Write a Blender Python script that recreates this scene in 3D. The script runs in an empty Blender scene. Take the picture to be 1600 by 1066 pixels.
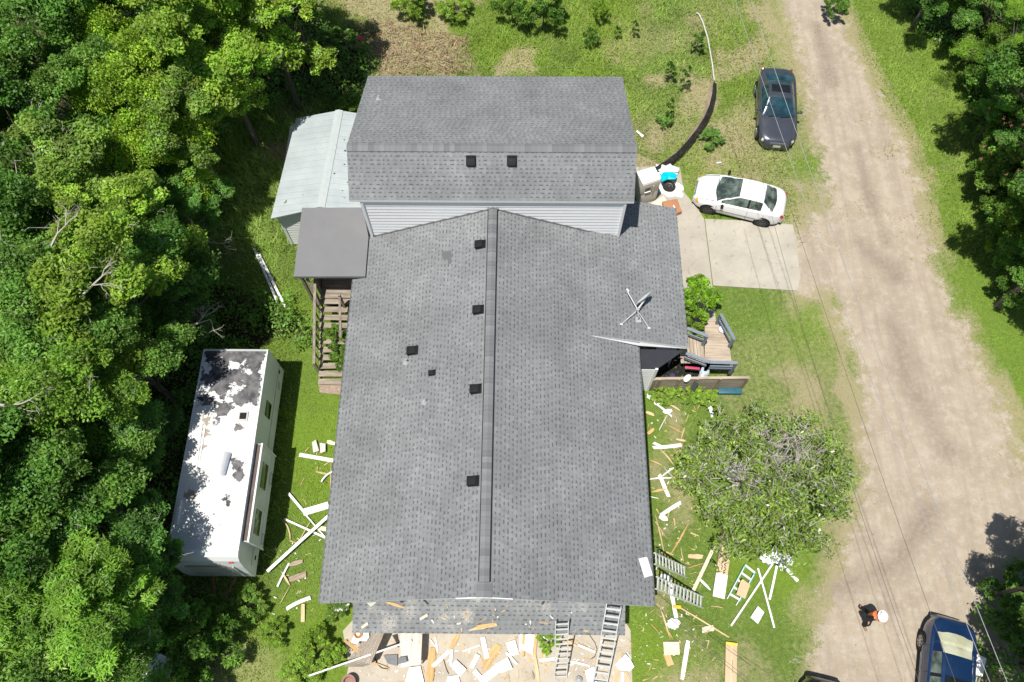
import bpy, bmesh, math, random
import numpy as np
from mathutils import Vector, Matrix, Euler
random.seed(7); rng = np.random.default_rng(7)
S = bpy.context.scene; COL = S.collection
rad = math.radians
# ---------------------------------------------------------------- camera (surveyed drone pose), 1600x1066 pixel frame
F = 1230.0; CAMH = 30.0
def _basis():
    d = np.array([29.0, 2763.0, -F]); n = np.array([6.0, -547.0, -F])
    y = d/np.linalg.norm(d); z = -n/np.linalg.norm(n); z = z-y*(z@y); z /= np.linalg.norm(z)
    return np.array([np.cross(y, z), y, z])
CM = _basis()
def U(px, py, z=0.0):                       # point of the real place at height z that the survey photo shows at a pixel
    w = CM @ np.array([px-800, -(py-533), -F]); t = (z-CAMH)/w[2]
    return Vector((w[0]*t, w[1]*t, z))
cam = bpy.data.objects.new('camera', bpy.data.cameras.new('camera')); COL.objects.link(cam)
cam.matrix_world = Matrix([[*CM[0], 0], [*CM[1], 0], [*CM[2], CAMH], [0, 0, 0, 1]])
cam.data.sensor_width = 36; cam.data.lens = F/1600*36; cam.data.clip_end = 2000; S.camera = cam
# ---------------------------------------------------------------- light
SUND = Vector((.20, .235, -1)).normalized()
W = bpy.data.worlds.new('World'); S.world = W; W.use_nodes = True
nt = W.node_tree; nt.nodes.clear()
o = nt.nodes.new('ShaderNodeOutputWorld'); b = nt.nodes.new('ShaderNodeBackground'); s = nt.nodes.new('ShaderNodeTexSky')
s.sky_type = 'NISHITA'; s.sun_disc = False; s.sun_elevation = rad(72.9); s.sun_rotation = rad(220)
b.inputs[1].default_value = .068
nt.links.new(s.outputs[0], b.inputs[0]); nt.links.new(b.outputs[0], o.inputs[0])
sl = bpy.data.lights.new('sun', 'SUN'); sl.energy = 5.0; sl.angle = rad(.53); sl.color = (1, .96, .89)
so = bpy.data.objects.new('sun', sl); COL.objects.link(so); so.rotation_euler = SUND.to_track_quat('-Z', 'Y').to_euler(); so.location = (-5, -5, 40)
S.view_settings.view_transform = 'Standard'; S.view_settings.look = 'None'; S.view_settings.gamma = 1; S.view_settings.exposure = .2
S.view_settings.use_curve_mapping = False
S.render.engine = 'CYCLES'
# ---------------------------------------------------------------- materials
MATS = {}
class NT:
    def __init__(s, name):
        m = bpy.data.materials.new(name); m.use_nodes = True; s.m = m; s.t = m.node_tree; s.n = s.t.nodes; s.n.clear()
        s.out = s.n.new('ShaderNodeOutputMaterial'); s.b = s.n.new('ShaderNodeBsdfPrincipled'); s.link(s.b.outputs[0], s.out.inputs[0])
        s._tc = None
    def link(s, a, b): s.t.links.new(a, b)
    def N(s, t, **k):
        n = s.n.new(t)
        for a, v in k.items(): setattr(n, a, v)
        return n
    def put(s, inp, v):
        if v is None: return
        if hasattr(v, 'links') or hasattr(v, 'is_linked'): s.link(v, inp)
        else:
            if isinstance(v, tuple) and len(v) == 3 and len(inp.default_value) == 4: v = (*v, 1)
            inp.default_value = v
    def co(s, kind='Object'):
        if s._tc is None: s._tc = s.N('ShaderNodeTexCoord')
        return s._tc.outputs[kind]
    def noise(s, scale, detail=4, rough=.55, vec=None, dist=0):
        n = s.N('ShaderNodeTexNoise'); n.inputs['Scale'].default_value = scale; n.inputs['Detail'].default_value = detail
        n.inputs['Roughness'].default_value = rough; n.inputs['Distortion'].default_value = dist
        s.link(vec if vec is not None else s.co(), n.inputs['Vector']); return n.outputs[0]
    def math(s, op, a, b=None, c=None, clamp=False):
        n = s.N('ShaderNodeMath', operation=op, use_clamp=clamp); s.put(n.inputs[0], a); s.put(n.inputs[1], b)
        if c is not None: s.put(n.inputs[2], c)
        return n.outputs[0]
    def mr(s, v, a, b, c=0., d=1., smooth=False):
        n = s.N('ShaderNodeMapRange'); n.clamp = True
        if smooth: n.interpolation_type = 'SMOOTHSTEP'
        for i, x in enumerate((v, a, b, c, d)): s.put(n.inputs[i], x)
        return n.outputs[0]
    def mix(s, f, a, b, mode='MIX'):
        n = s.N('ShaderNodeMix', data_type='RGBA', blend_type=mode)
        s.put(n.inputs[0], f); s.put(n.inputs[6], a); s.put(n.inputs[7], b); return n.outputs[2]
    def attr(s, name):
        n = s.N('ShaderNodeAttribute'); n.attribute_name = name; return n
    def sep(s, c):
        n = s.N('ShaderNodeSeparateColor'); s.link(c, n.inputs[0]); return n.outputs
    def bump(s, h, strength=.4, dist=.02):
        n = s.N('ShaderNodeBump'); n.inputs['Strength'].default_value = strength; n.inputs['Distance'].default_value = dist
        s.link(h, n.inputs['Height']); s.link(n.outputs[0], s.b.inputs['Normal'])
    def fin(s, color=None, rough=.7, metal=0., spec=.4, **k):
        s.put(s.b.inputs['Base Color'], color); s.put(s.b.inputs['Roughness'], rough); s.put(s.b.inputs['Metallic'], metal)
        s.b.inputs['Specular IOR Level'].default_value = spec
        for a, v in k.items(): s.put(s.b.inputs[a.replace('_', ' ')], v)
        return s.m
def M(name, color, rough=.7, metal=0., spec=.4, var=.18, scale=6., bump=.15, dirt=None, coat=0, fine=60.):
    if name in MATS: return MATS[name]
    t = NT(name); n1 = t.noise(scale, 5); n2 = t.noise(fine, 3)
    f = t.mr(t.math('ADD', t.math('MULTIPLY', n1, .7), t.math('MULTIPLY', n2, .3)), .3, .7)
    lo = tuple(c*(1-var) for c in color); hi = tuple(min(1, c*(1+var)) for c in color)
    c = t.mix(f, lo, hi)
    if dirt: c = t.mix(t.mr(t.noise(scale*.6, 6, .65), .52, .72, 0, dirt[1]), c, dirt[0])
    if bump: t.bump(n2, bump, .01)
    MATS[name] = t.fin(c, t.mr(n1, .3, .7, max(.02, rough-.08), min(1, rough+.08)), metal, spec)
    if coat: t.b.inputs['Coat Weight'].default_value = coat; t.b.inputs['Coat Roughness'].default_value = .04
    return MATS[name]
def streak(name, c1, c2, axis=1, sc=14, rough=.75, knots=None, bump=.4, spec=.3):   # wood / stretched grain
    if name in MATS: return MATS[name]
    t = NT(name); mp = t.N('ShaderNodeMapping'); t.link(t.co(), mp.inputs[0])
    v = [sc, sc, sc]; v[axis] = sc*.07; mp.inputs['Scale'].default_value = v
    n = t.noise(1, 6, .6, mp.outputs[0]); n2 = t.noise(1.7, 4)
    c = t.mix(t.mr(n, .35, .65), c1, c2); c = t.mix(t.mr(n2, .45, .7, 0, .4), c, tuple(x*.6 for x in c1))
    t.bump(n, bump, .01); MATS[name] = t.fin(c, rough, 0, spec); return MATS[name]
def shingle(name, base=(.222, .231, .236), dark=(.085, .09, .096), dust=0):
    t = NT(name); uv = t.N('ShaderNodeUVMap'); uv.uv_map = 'UVMap'
    sx = t.N('ShaderNodeSeparateXYZ'); t.link(uv.outputs[0], sx.inputs[0]); u, v = sx.outputs[0], sx.outputs[1]
    wob = t.mr(t.noise(1.3, 2), 0, 1, -.012, .012)
    r = t.math('DIVIDE', t.math('ADD', v, wob), .1435); row = t.math('FLOOR', r); fr = t.math('FRACT', r)
    def wn(a, b_, seed):
        c = t.N('ShaderNodeCombineXYZ'); t.put(c.inputs[0], a); t.put(c.inputs[1], b_); c.inputs[2].default_value = seed
        w = t.N('ShaderNodeTexWhiteNoise', noise_dimensions='3D'); t.link(c.outputs[0], w.inputs[0]); return w.outputs[0]
    off = wn(row, 0., 3.); x = t.math('ADD', t.math('DIVIDE', u, .205), t.math('MULTIPLY', off, 7.))
    wv = t.math('SINE', t.math('MULTIPLY', t.math('ADD', x, t.math('MULTIPLY', off, 5.)), 1.9)); x = t.math('ADD', x, t.math('MULTIPLY', wv, .16))
    cell = t.math('FLOOR', x); fx = t.math('FRACT', x); rn = wn(cell, row, 1.); rn2 = wn(cell, row, 9.); rn3 = wn(t.math('FLOOR', t.math('MULTIPLY', x, .5)), row, 5.)
    wid = t.mr(rn, 0, 1, .38, .66)
    tab = t.math('MULTIPLY', t.mr(fx, 0.02, .07), t.math('SUBTRACT', 1., t.mr(t.math('SUBTRACT', fx, wid), -.04, .02)))
    low = t.math('SUBTRACT', 1., t.mr(fr, .26, .38)); shd = t.math('MULTIPLY', tab, low)
    shd = t.math('MULTIPLY', shd, t.mr(rn2, 0, .45, .15, 1.))
    gr = t.noise(420, 2, .7); g2 = t.noise(38, 4, .6)
    big = t.mr(t.noise(.55, 5, .6), .32, .68, .82, 1.12)
    c = t.mix(t.mr(rn3, .0, 1., 0, .5), base, tuple(k*.84 for k in base))
    c = t.mix(t.mr(rn2, .78, .8, 0, .35), c, tuple(k*1.28 for k in base))
    c = t.mix(t.math('MULTIPLY', tab, .16), c, tuple(k*.7 for k in base))
    c = t.mix(t.math('MULTIPLY', shd, .82), c, dark)
    line = t.math('SUBTRACT', 1., t.mr(fr, .02, .07)); c = t.mix(t.math('MULTIPLY', line, .28), c, dark)
    k = t.math('MULTIPLY', t.mr(gr, .25, .75, .80, 1.18), t.math('MULTIPLY', t.mr(g2, .3, .7, .93, 1.06), big))
    kk = t.N('ShaderNodeCombineColor'); [t.put(kk.inputs[i], k) for i in range(3)]
    c = t.mix(1., c, kk.outputs[0], 'MULTIPLY')
    if dust:
        dm = t.math('MULTIPLY', t.mr(t.noise(1.1, 4, .6), .52, .68), t.mr(t.noise(30, 4, .75), .46, .60))
        c = t.mix(t.math('MULTIPLY', dm, .75), c, (.62, .56, .47))
    t.bump(t.math('ADD', t.math('MULTIPLY', fr, -.6), t.math('ADD', t.math('MULTIPLY', tab, .35), t.math('MULTIPLY', gr, .25))), .5, .012)
    return t.fin(c, .92, 0, .25)
def leafmat(name, base, trans=.35, rough=.55, hue=.25):
    if name in MATS: return MATS[name]
    t = NT(name); a = t.attr('tint'); oi = t.N('ShaderNodeObjectInfo')
    c = t.mix(1., base, a.outputs[0], 'MULTIPLY'); c = t.mix(1., c, oi.outputs['Color'], 'MULTIPLY')
    t.fin(c, rough, 0, .35)
    tr = t.N('ShaderNodeBsdfTranslucent'); c2 = t.mix(1., c, (1.0, 1.3, .35, 1), 'MULTIPLY'); t.link(c2, tr.inputs[0])
    mx = t.N('ShaderNodeMixShader'); mx.inputs[0].default_value = trans
    t.link(t.b.outputs[0], mx.inputs[1]); t.link(tr.outputs[0], mx.inputs[2]); t.link(mx.outputs[0], t.out.inputs[0])
    MATS[name] = t.m; return t.m
# ---------------------------------------------------------------- object helpers
ORG = {}
def tag(o, label=None, cat=None, group=None, kind=None):
    if label: o['label'] = label
    if cat: o['category'] = cat
    if group: o['group'] = group
    if kind: o['kind'] = kind
    return o
def thing(name, loc, label, cat, group=None, rz=0.):
    o = bpy.data.objects.new(name, None); COL.objects.link(o); o.location = loc; o.rotation_euler.z = rz; o.empty_display_size = .2
    ORG[o.name] = Vector(loc); return tag(o, label, cat, group)
def link(name, me, parent=None, loc=None):
    o = bpy.data.objects.new(name, me); COL.objects.link(o)
    if parent: o.parent = parent
    if loc is not None: o.location = loc
    return o
class MB:
    def __init__(s): s.v = []; s.f = []; s.mi = []; s.uv = {}
    def add(s, vs, fs, mi=0):
        k = len(s.v); s.v += [Vector(p) for p in vs]
        for f in fs: s.f.append([i+k for i in f]); s.mi.append(mi)
        return s
    def quad(s, a, b, c, d, mi=0): return s.add([a, b, c, d], [(0, 1, 2, 3)], mi)
    def box(s, c, d, rz=0., mi=0, M_=None):
        x, y, z = d[0]/2, d[1]/2, d[2]/2
        vs = [Vector((i*x, j*y, k*z)) for k in (-1, 1) for j in (-1, 1) for i in (-1, 1)]
        R = M_ if M_ is not None else Matrix.Rotation(rz, 3, 'Z'); c = Vector(c)
        return s.add([R @ v + c for v in vs], [(0, 2, 3, 1), (4, 5, 7, 6), (0, 1, 5, 4), (2, 6, 7, 3), (0, 4, 6, 2), (1, 3, 7, 5)], mi)
    def beam(s, a, b, w, h, up=(0, 0, 1), mi=0):          # box between two points, width w across, height h along up
        a, b = Vector(a), Vector(b); d = (b-a); L = d.length; d.normalize(); up = Vector(up); x = d.cross(up)
        if x.length < 1e-4: x = Vector((1, 0, 0))
        x.normalize(); u = x.cross(d).normalized()
        R = Matrix((x, d, u)).transposed(); return s.box((a+b)/2, (w, L, h), M_=R, mi=mi)
    def prism(s, poly, z0, z1, mi=0):
        n = len(poly); lo = [Vector((p[0], p[1], z0 if not callable(z0) else z0(p))) for p in poly]; hi = [Vector((p[0], p[1], z1 if not callable(z1) else z1(p))) for p in poly]
        ar = sum(poly[i][0]*poly[(i+1) % n][1]-poly[(i+1) % n][0]*poly[i][1] for i in range(n))
        if ar < 0: lo.reverse(); hi.reverse()
        return s.add(lo+hi, [tuple(range(n-1, -1, -1)), tuple(range(n, 2*n))]+[(i, (i+1) % n, n+(i+1) % n, n+i) for i in range(n)], mi)
    def slab(s, top, th, mi=0):                            # top polygon (3d), thickness down
        n = len(top); top = [Vector(p) for p in top]
        nrm = (top[1]-top[0]).cross(top[2]-top[0])
        if nrm.z < 0: top.reverse()
        lo = [p-Vector((0, 0, th)) for p in top]
        return s.add(top+lo, [tuple(range(n)), tuple(range(2*n-1, n-1, -1))]+[(i, n+i, n+(i+1) % n, (i+1) % n) for i in range(n)], mi)
    def tube(s, pts, r, n=8, mi=0, cap=True):
        pts = [Vector(p) for p in pts]; rs = r if isinstance(r, (list, tuple)) else [r]*len(pts); k = len(s.v); prev = None
        for i, p in enumerate(pts):
            d = (pts[min(i+1, len(pts)-1)]-pts[max(i-1, 0)]).normalized()
            if prev is None: a = d.orthogonal().normalized()
            else: a = (prev-d*prev.dot(d)); a = a.normalized() if a.length > 1e-5 else d.orthogonal().normalized()
            prev = a; b_ = d.cross(a)
            for j in range(n):
                t = 2*math.pi*j/n; s.v.append(p+(a*math.cos(t)+b_*math.sin(t))*rs[i])
        for i in range(len(pts)-1):
            for j in range(n):
                s.f.append([k+i*n+j, k+i*n+(j+1) % n, k+(i+1)*n+(j+1) % n, k+(i+1)*n+j]); s.mi.append(mi)
        if cap:
            s.f.append([k+j for j in range(n-1, -1, -1)]); s.mi.append(mi)
            s.f.append([k+(len(pts)-1)*n+j for j in range(n)]); s.mi.append(mi)
        return s
    def cyl(s, a, b, r, n=20, mi=0): return s.tube([a, b], r, n, mi)
    def lathe(s, c, prof, n=24, axis=(0, 0, 1), mi=0, sx=1., sy=1.):   # prof list of (r,h) along axis
        ax = Vector(axis).normalized(); a = ax.orthogonal().normalized(); b_ = ax.cross(a); c = Vector(c); k = len(s.v)
        for r, h in prof:
            for j in range(n):
                t = 2*math.pi*j/n; s.v.append(c+ax*h+a*(r*sx*math.cos(t))+b_*(r*sy*math.sin(t)))
        for i in range(len(prof)-1):
            for j in range(n):
                s.f.append([k+i*n+j, k+i*n+(j+1) % n, k+(i+1)*n+(j+1) % n, k+(i+1)*n+j]); s.mi.append(mi)
        s.f.append([k+j for j in range(n-1, -1, -1)]); s.mi.append(mi); m = len(prof)-1
        s.f.append([k+m*n+j for j in range(n)]); s.mi.append(mi); return s
    def build(s, name, mat, parent=None, origin=None, local=False, smooth=False, bev=0., uvf=None):
        me = bpy.data.meshes.new(name)
        if local or (parent is None and origin is None): O = Vector((0, 0, 0)); loc = None
        elif parent is None: O = Vector(origin); loc = O
        else: O = ORG[parent.name]; loc = None
        me.from_pydata([tuple(v-O) for v in s.v], [], s.f)
        for m_ in (mat if isinstance(mat, (list, tuple)) else [mat]): me.materials.append(m_)
        if any(s.mi): me.polygons.foreach_set('material_index', s.mi)
        if uvf:
            l = me.uv_layers.new(name='UVMap'); lv = [0]*len(me.loops); me.loops.foreach_get('vertex_index', lv)
            l.data.foreach_set('uv', [c for i in lv for c in uvf(s.v[i])])
        me.update()
        if bev:
            bm = bmesh.new(); bm.from_mesh(me); bmesh.ops.bevel(bm, geom=bm.edges[:], offset=bev, segments=2, affect='EDGES', profile=.5); bm.to_mesh(me); bm.free(); smooth = True
        o = link(name, me, parent, loc)
        if smooth:
            me.polygons.foreach_set('use_smooth', [True]*len(me.polygons)); me.set_sharp_from_angle(angle=rad(35))
        ORG[o.name] = O if parent is None else ORG.get(parent.name, Vector()); return o
def npmesh(name, V, Fc, mat, nside=4, tint=None, smooth=False):
    me = bpy.data.meshes.new(name); nv, nf = len(V), len(Fc)
    me.vertices.add(nv); me.vertices.foreach_set('co', np.ascontiguousarray(V, dtype=np.float32).ravel())
    me.loops.add(nf*nside); me.loops.foreach_set('vertex_index', np.ascontiguousarray(Fc, dtype=np.int32).ravel())
    me.polygons.add(nf); me.polygons.foreach_set('loop_start', np.arange(nf, dtype=np.int32)*nside)
    me.update(calc_edges=True)
    if tint is not None:
        a = me.attributes.new('tint', 'FLOAT_COLOR', 'POINT'); a.data.foreach_set('color', np.ascontiguousarray(np.c_[tint, np.ones(nv)], dtype=np.float32).ravel())
    if mat: me.materials.append(mat)
    return me
# ---------------------------------------------------------------- numpy noise + polygon distance
def vnoise(x, y, sc, seed=0):
    r = np.random.default_rng(seed).random((256, 256)); X = x/sc+100; Y = y/sc+100
    xi = np.floor(X).astype(int); yi = np.floor(Y).astype(int); fx = X-xi; fy = Y-yi; fx = fx*fx*(3-2*fx); fy = fy*fy*(3-2*fy)
    g = lambda a, b_: r[a % 256, b_ % 256]
    return (g(xi, yi)*(1-fx)+g(xi+1, yi)*fx)*(1-fy)+(g(xi, yi+1)*(1-fx)+g(xi+1, yi+1)*fx)*fy
def fbm(x, y, sc, seed=0, o=4): return sum(vnoise(x, y, sc/2**i, seed+i)*.5**i for i in range(o))/sum(.5**i for i in range(o))
def pix(poly, z=0): return [tuple(U(a, b_, z))[:2] for a, b_ in poly]
def sdist(x, y, poly):                          # + inside
    d = np.full(x.shape, 1e9); ins = np.zeros(x.shape, bool); n = len(poly)
    for i in range(n):
        ax, ay = poly[i]; bx, by = poly[(i+1) % n]; dx, dy = bx-ax, by-ay
        t = np.clip(((x-ax)*dx+(y-ay)*dy)/(dx*dx+dy*dy+1e-9), 0, 1); d = np.minimum(d, np.hypot(x-ax-t*dx, y-ay-t*dy))
        c = ((ay > y) != (by > y)) & (x < (bx-ax)*(y-ay)/(by-ay+1e-12)+ax); ins ^= c
    return np.where(ins, d, -d)
def ldist(x, y, line):
    d = np.full(x.shape, 1e9)
    for (ax, ay), (bx, by) in zip(line, line[1:]):
        dx, dy = bx-ax, by-ay; t = np.clip(((x-ax)*dx+(y-ay)*dy)/(dx*dx+dy*dy+1e-9), 0, 1); d = np.minimum(d, np.hypot(x-ax-t*dx, y-ay-t*dy))
    return d
# ================================================================ GROUND
ROAD = pix([(1200, -160), (1222, 0), (1243, 60), (1262, 140), (1272, 200), (1285, 260), (1296, 330), (1258, 352), (1240, 350), (1240, 455), (1262, 458), (1300, 455), (1318, 500), (1340, 560), (1352, 640), (1352, 720), (1350, 770), (1330, 830), (1312, 890), (1292, 960), (1276, 1010), (1256, 1080), (1235, 1300),
            (1900, 1300), (1760, 800), (1600, 735), (1570, 660), (1545, 600), (1520, 545), (1490, 490), (1464, 430), (1450, 385), (1434, 320), (1436, 285), (1420, 262), (1408, 225), (1380, 170), (1352, 120), (1325, 60), (1300, 0), (1270, -160)])
FOREST = pix([(-400, -300), (470, -300), (480, 0), (545, 60), (585, 100), (570, 160), (500, 150), (455, 155), (392, 180), (325, 245), (295, 330), (275, 380), (310, 430), (420, 470), (480, 490), (500, 530), (440, 545), (330, 560), (270, 900), (330, 940), (400, 960), (330, 1010), (300, 1060), (290, 1300), (-400, 1300)])
FOREST2 = pix([(1330, -300), (1420, 20), (1440, 70), (1490, 75), (1500, 140), (1530, 200), (1545, 300), (1560, 380), (1580, 430), (1640, 480), (2200, 600), (2200, -300)])
FOREST3 = pix([(1560, 880), (1600, 860), (2100, 700), (2100, 1500), (1530, 1500), (1510, 1010), (1530, 940)])
BRUSH = pix([(470, -60), (640, -60), (640, 20), (660, 50), (735, 60), (745, 122), (590, 130), (570, 90), (560, 50), (480, 30)])
PATIO = pix([(540, 985), (985, 985), (988, 1200), (535, 1200), (548, 1040)])
RUTS = [pix([(1205, 460), (1235, 560), (1262, 650), (1300, 760), (1325, 820)]), pix([(1250, 430), (1275, 520), (1295, 600), (1325, 690), (1345, 760)])]
WORN = pix([(1250, 440), (1300, 450), (1330, 520), (1345, 600), (1350, 720), (1330, 660), (1300, 600), (1290, 520)])
EASTDEB = pix([(1010, 620), (1070, 625), (1080, 720), (1100, 800), (1110, 900), (1070, 1066), (1000, 1066), (1005, 900)])
def masks(x, y):
    sd = sdist(x, y, ROAD)
    n1 = fbm(x, y, 6, 11); n2 = fbm(x, y, 1.6, 21)
    dry = np.clip((n1-.46)*2.6, 0, 1)*.7 + np.clip((n2-.55)*3, 0, 1)*.45
    br = sdist(x, y, BRUSH); dry = np.maximum(dry, np.clip((br+.2+(n2-.5)*4.5)/1.6, 0, .95))
    for l in RUTS: dry = np.maximum(dry, np.clip(1-ldist(x, y, l)/.4, 0, 1)*.45)
    rd = np.clip((sd+2.2+(n2-.5)*3)/2.2, 0, 1); dry = np.maximum(dry, rd*.75)
    dry = np.maximum(dry, np.clip((sdist(x, y, WORN)+.8+(n2-.5)*2)/1.2, 0, 1)*.95)
    dry = np.where((x > 8) & (x < 17) & (y < 16) & (y > 5), np.maximum(dry, np.clip((n1-.4)*1.5, 0, .3)+.12), dry)
    ed = sdist(x, y, EASTDEB); dry = np.maximum(dry, np.clip((ed+.5)/1., 0, 1)*np.clip(.2+(n2-.4)*1.6, 0, .75))
    dry = np.where(y > 22, np.maximum(dry, np.clip((fbm(x, y, 2.2, 77)-.48)*4, 0, .8)), dry)
    ve = (x > 17) & (y > 3); dry = np.where(ve & (sd < -1.0), dry*.45, dry)
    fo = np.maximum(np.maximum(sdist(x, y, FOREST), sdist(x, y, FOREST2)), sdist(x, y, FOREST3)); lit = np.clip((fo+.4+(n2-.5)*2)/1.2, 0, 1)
    lush = np.clip((fbm(x, y, 4.5, 33)-.42)*4, 0, 1); lush = np.where((x > 9) & (y > 17) & (sd < 0), np.maximum(lush, .6*np.clip((fbm(x, y, 2.5, 5)-.3)*3, 0, 1)), lush)
    lush = np.where(ve & (sd < 0), np.maximum(lush, .55), lush)
    st = np.zeros_like(x)
    for l, w in ((pix([(1340, 230), (1352, 290), (1372, 340), (1385, 380)]), .45), (pix([(1275, 40), (1290, 90), (1300, 130)]), .5), (pix([(1395, 500), (1420, 600), (1480, 700)]), .8), (pix([(1340, 380), (1400, 430)]), .7), (pix([(1300, 920), (1400, 880), (1450, 800)]), .7)):
        st = np.maximum(st, np.clip(1-ldist(x, y, l)/w+(n2-.5)*1.2, 0, 1))
    return sd, dry, lit, lush, st
def ground_material():
    t = NT('ground'); a = t.sep(t.attr('mask').outputs[0]); a2 = t.sep(t.attr('mask2').outputs[0]); P = t.co('Object')
    sd = t.math('MULTIPLY_ADD', a[0], 6., -3.)
    e = t.math('ADD', sd, t.math('ADD', t.mr(t.noise(1.3, 6, .68), 0, 1, -1.5, 1.5), t.mr(t.noise(12, 4, .7), 0, 1, -.7, .7)))
    road = t.mr(e, -.22, .22)
    n1 = t.noise(.8, 5); n2 = t.noise(6, 5, .65); n3 = t.noise(42, 4, .7); n4 = t.noise(160, 2, .6)
    g = t.mix(t.mr(n2, .3, .7), (.10, .165, .035), (.21, .29, .055))
    g = t.mix(t.mr(n3, .35, .68), t.mix(1., g, (.50, .55, .5), 'MULTIPLY'), g)
    g = t.mix(t.math('MULTIPLY', a2[1], .5), g, (.17, .275, .02))
    dr = t.mix(n3, (.24, .195, .12), (.44, .37, .24))
    dm = t.mr(t.math('ADD', t.math('MULTIPLY', a[1], 1.1), t.math('ADD', t.mr(n2, 0, 1, -.35, .35), t.mr(n3, 0, 1, -.3, .3))), .35, .75)
    g = t.mix(t.math('MULTIPLY', dm, .8), g, dr)
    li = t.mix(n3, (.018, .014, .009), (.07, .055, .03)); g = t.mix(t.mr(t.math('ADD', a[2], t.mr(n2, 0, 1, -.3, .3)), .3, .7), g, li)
    d = t.mix(t.mr(n1, .3, .7), (.35, .29, .22), (.47, .40, .31)); d = t.mix(t.mr(n2, .35, .75, 0, .45), d, (.37, .305, .23))
    d = t.mix(t.mr(t.noise(2.6, 7, .78), .47, .62, 0, .6), d, (.52, .47, .395))
    d = t.mix(t.mr(n4, .60, .68, 0, .7), d, (.28, .23, .17)); d = t.mix(t.math('MULTIPLY', a2[0], t.mr(n2, .3, .6, .35, .85)), d, (.235, .19, .15))
    d = t.mix(t.mr(n3, .3, .62, .3, 0), d, (.2, .16, .12)); mpr = t.N('ShaderNodeMapping'); mpr.inputs['Rotation'].default_value = (0, 0, rad(-24)); mpr.inputs['Scale'].default_value = (2.6, .16, 1); t.link(t.co(), mpr.inputs[0]); d = t.mix(t.mr(t.noise(1, 5, .6, mpr.outputs[0]), .46, .66, 0, .42), d, (.27, .225, .175))
    c = t.mix(road, g, d)
    t.bump(t.math('ADD', n3, t.math('MULTIPLY', n4, .5)), t.math('SUBTRACT', .8, t.math('MULTIPLY', road, .55)) if False else .45, .03)
    return t.fin(c, .95, 0, .15)
GM = ground_material()
def gridmesh(name, xs, ys, z, keep=None):
    X, Y = np.meshgrid(xs, ys, indexing='ij'); sd, dry, lit, lush, st = masks(X, Y); nx, ny = X.shape
    idx = np.arange(nx*ny).reshape(nx, ny); Q = np.stack([idx[:-1, :-1], idx[1:, :-1], idx[1:, 1:], idx[:-1, 1:]], -1).reshape(-1, 4)
    V = np.stack([X.ravel(), Y.ravel(), np.full(X.size, z)], -1); C1 = np.stack([np.clip(sd/6+.5, 0, 1), dry, lit], -1).reshape(-1, 3); C2 = np.stack([st, lush, lush*0], -1).reshape(-1, 3)
    if keep is not None:
        k = (sd.ravel() > keep); Q = Q[k[Q].all(1)]; used = np.unique(Q); mp = -np.ones(len(V), int); mp[used] = np.arange(len(used)); Q = mp[Q]; V = V[used]; C1 = C1[used]; C2 = C2[used]
    me = npmesh(name, V, Q, GM)
    for n_, C in (('mask', C1), ('mask2', C2)):
        a = me.attributes.new(n_, 'FLOAT_COLOR', 'POINT'); a.data.foreach_set('color', np.c_[C, np.ones(len(V))].astype(np.float32).ravel())
    return link(name, me)
far = lambda a, b_, s_: list(np.linspace(a, b_, 6)[(0 if s_ else 1):(-1 if s_ else None)])
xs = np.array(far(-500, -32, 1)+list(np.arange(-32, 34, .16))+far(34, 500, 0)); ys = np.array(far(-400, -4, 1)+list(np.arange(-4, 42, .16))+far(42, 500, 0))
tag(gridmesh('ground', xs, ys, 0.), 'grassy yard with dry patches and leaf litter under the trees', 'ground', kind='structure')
tag(gridmesh('road', np.arange(8, 40, .2), np.arange(-8, 44, .2), .004, keep=-1.4), 'pale sandy dirt road running down the right side', 'road', kind='structure')
def concrete(name, base=(.42, .39, .325), stain=.5):
    t = NT(name); n1 = t.noise(.9, 5); n2 = t.noise(9, 5, .65); n3 = t.noise(90, 3, .6)
    c = t.mix(t.mr(n1, .3, .7), tuple(k*.86 for k in base), tuple(k*1.1 for k in base)); c = t.mix(t.mr(n2, .5, .75, 0, .3), c, tuple(k*.62 for k in base))
    c = t.mix(t.mr(t.noise(1.9, 6, .7), .58, .74, 0, stain), c, (.27, .225, .17)); c = t.mix(t.mr(t.noise(3.3, 3, .5), .66, .72, 0, .6), c, (.22, .19, .15)); c = t.mix(t.mr(n3, .6, .72, 0, .35), c, (.25, .23, .2))
    v = t.N('ShaderNodeTexVoronoi', feature='DISTANCE_TO_EDGE'); v.inputs['Scale'].default_value = .33
    w = t.N('ShaderNodeVectorMath', operation='ADD'); t.link(t.co(), w.inputs[0]); nn = t.N('ShaderNodeTexNoise'); nn.inputs['Scale'].default_value = 2.; t.link(t.co(), nn.inputs['Vector']); sc = t.N('ShaderNodeVectorMath', operation='SCALE'); t.link(nn.outputs[1], sc.inputs[0]); sc.inputs[3].default_value = .5; t.link(sc.outputs[0], w.inputs[1]); t.link(w.outputs[0], v.inputs['Vector'])
    c = t.mix(t.mr(v.outputs[0], .0, .004, .38, 0), c, (.17, .145, .11)); t.bump(n3, .25, .01); return t.fin(c, .9, 0, .2)
CONC = concrete('concrete'); CONC2 = concrete('patio_concrete', (.46, .41, .335), .6)
def slabobj(name, poly, z, mat, label, cat, kind='structure'):
    m = MB().prism(poly, -.05, z); return tag(m.build(name, mat, origin=(poly[0][0], poly[0][1], 0)), label, cat, kind=kind)
slabobj('driveway', pix([(1101, 343), (1150, 345), (1238, 352), (1244, 380), (1247, 410), (1250, 430), (1246, 455), (1180, 451), (1114, 447)]), .05, CONC, 'pale concrete driveway slab beside the white sedan', 'driveway')
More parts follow.
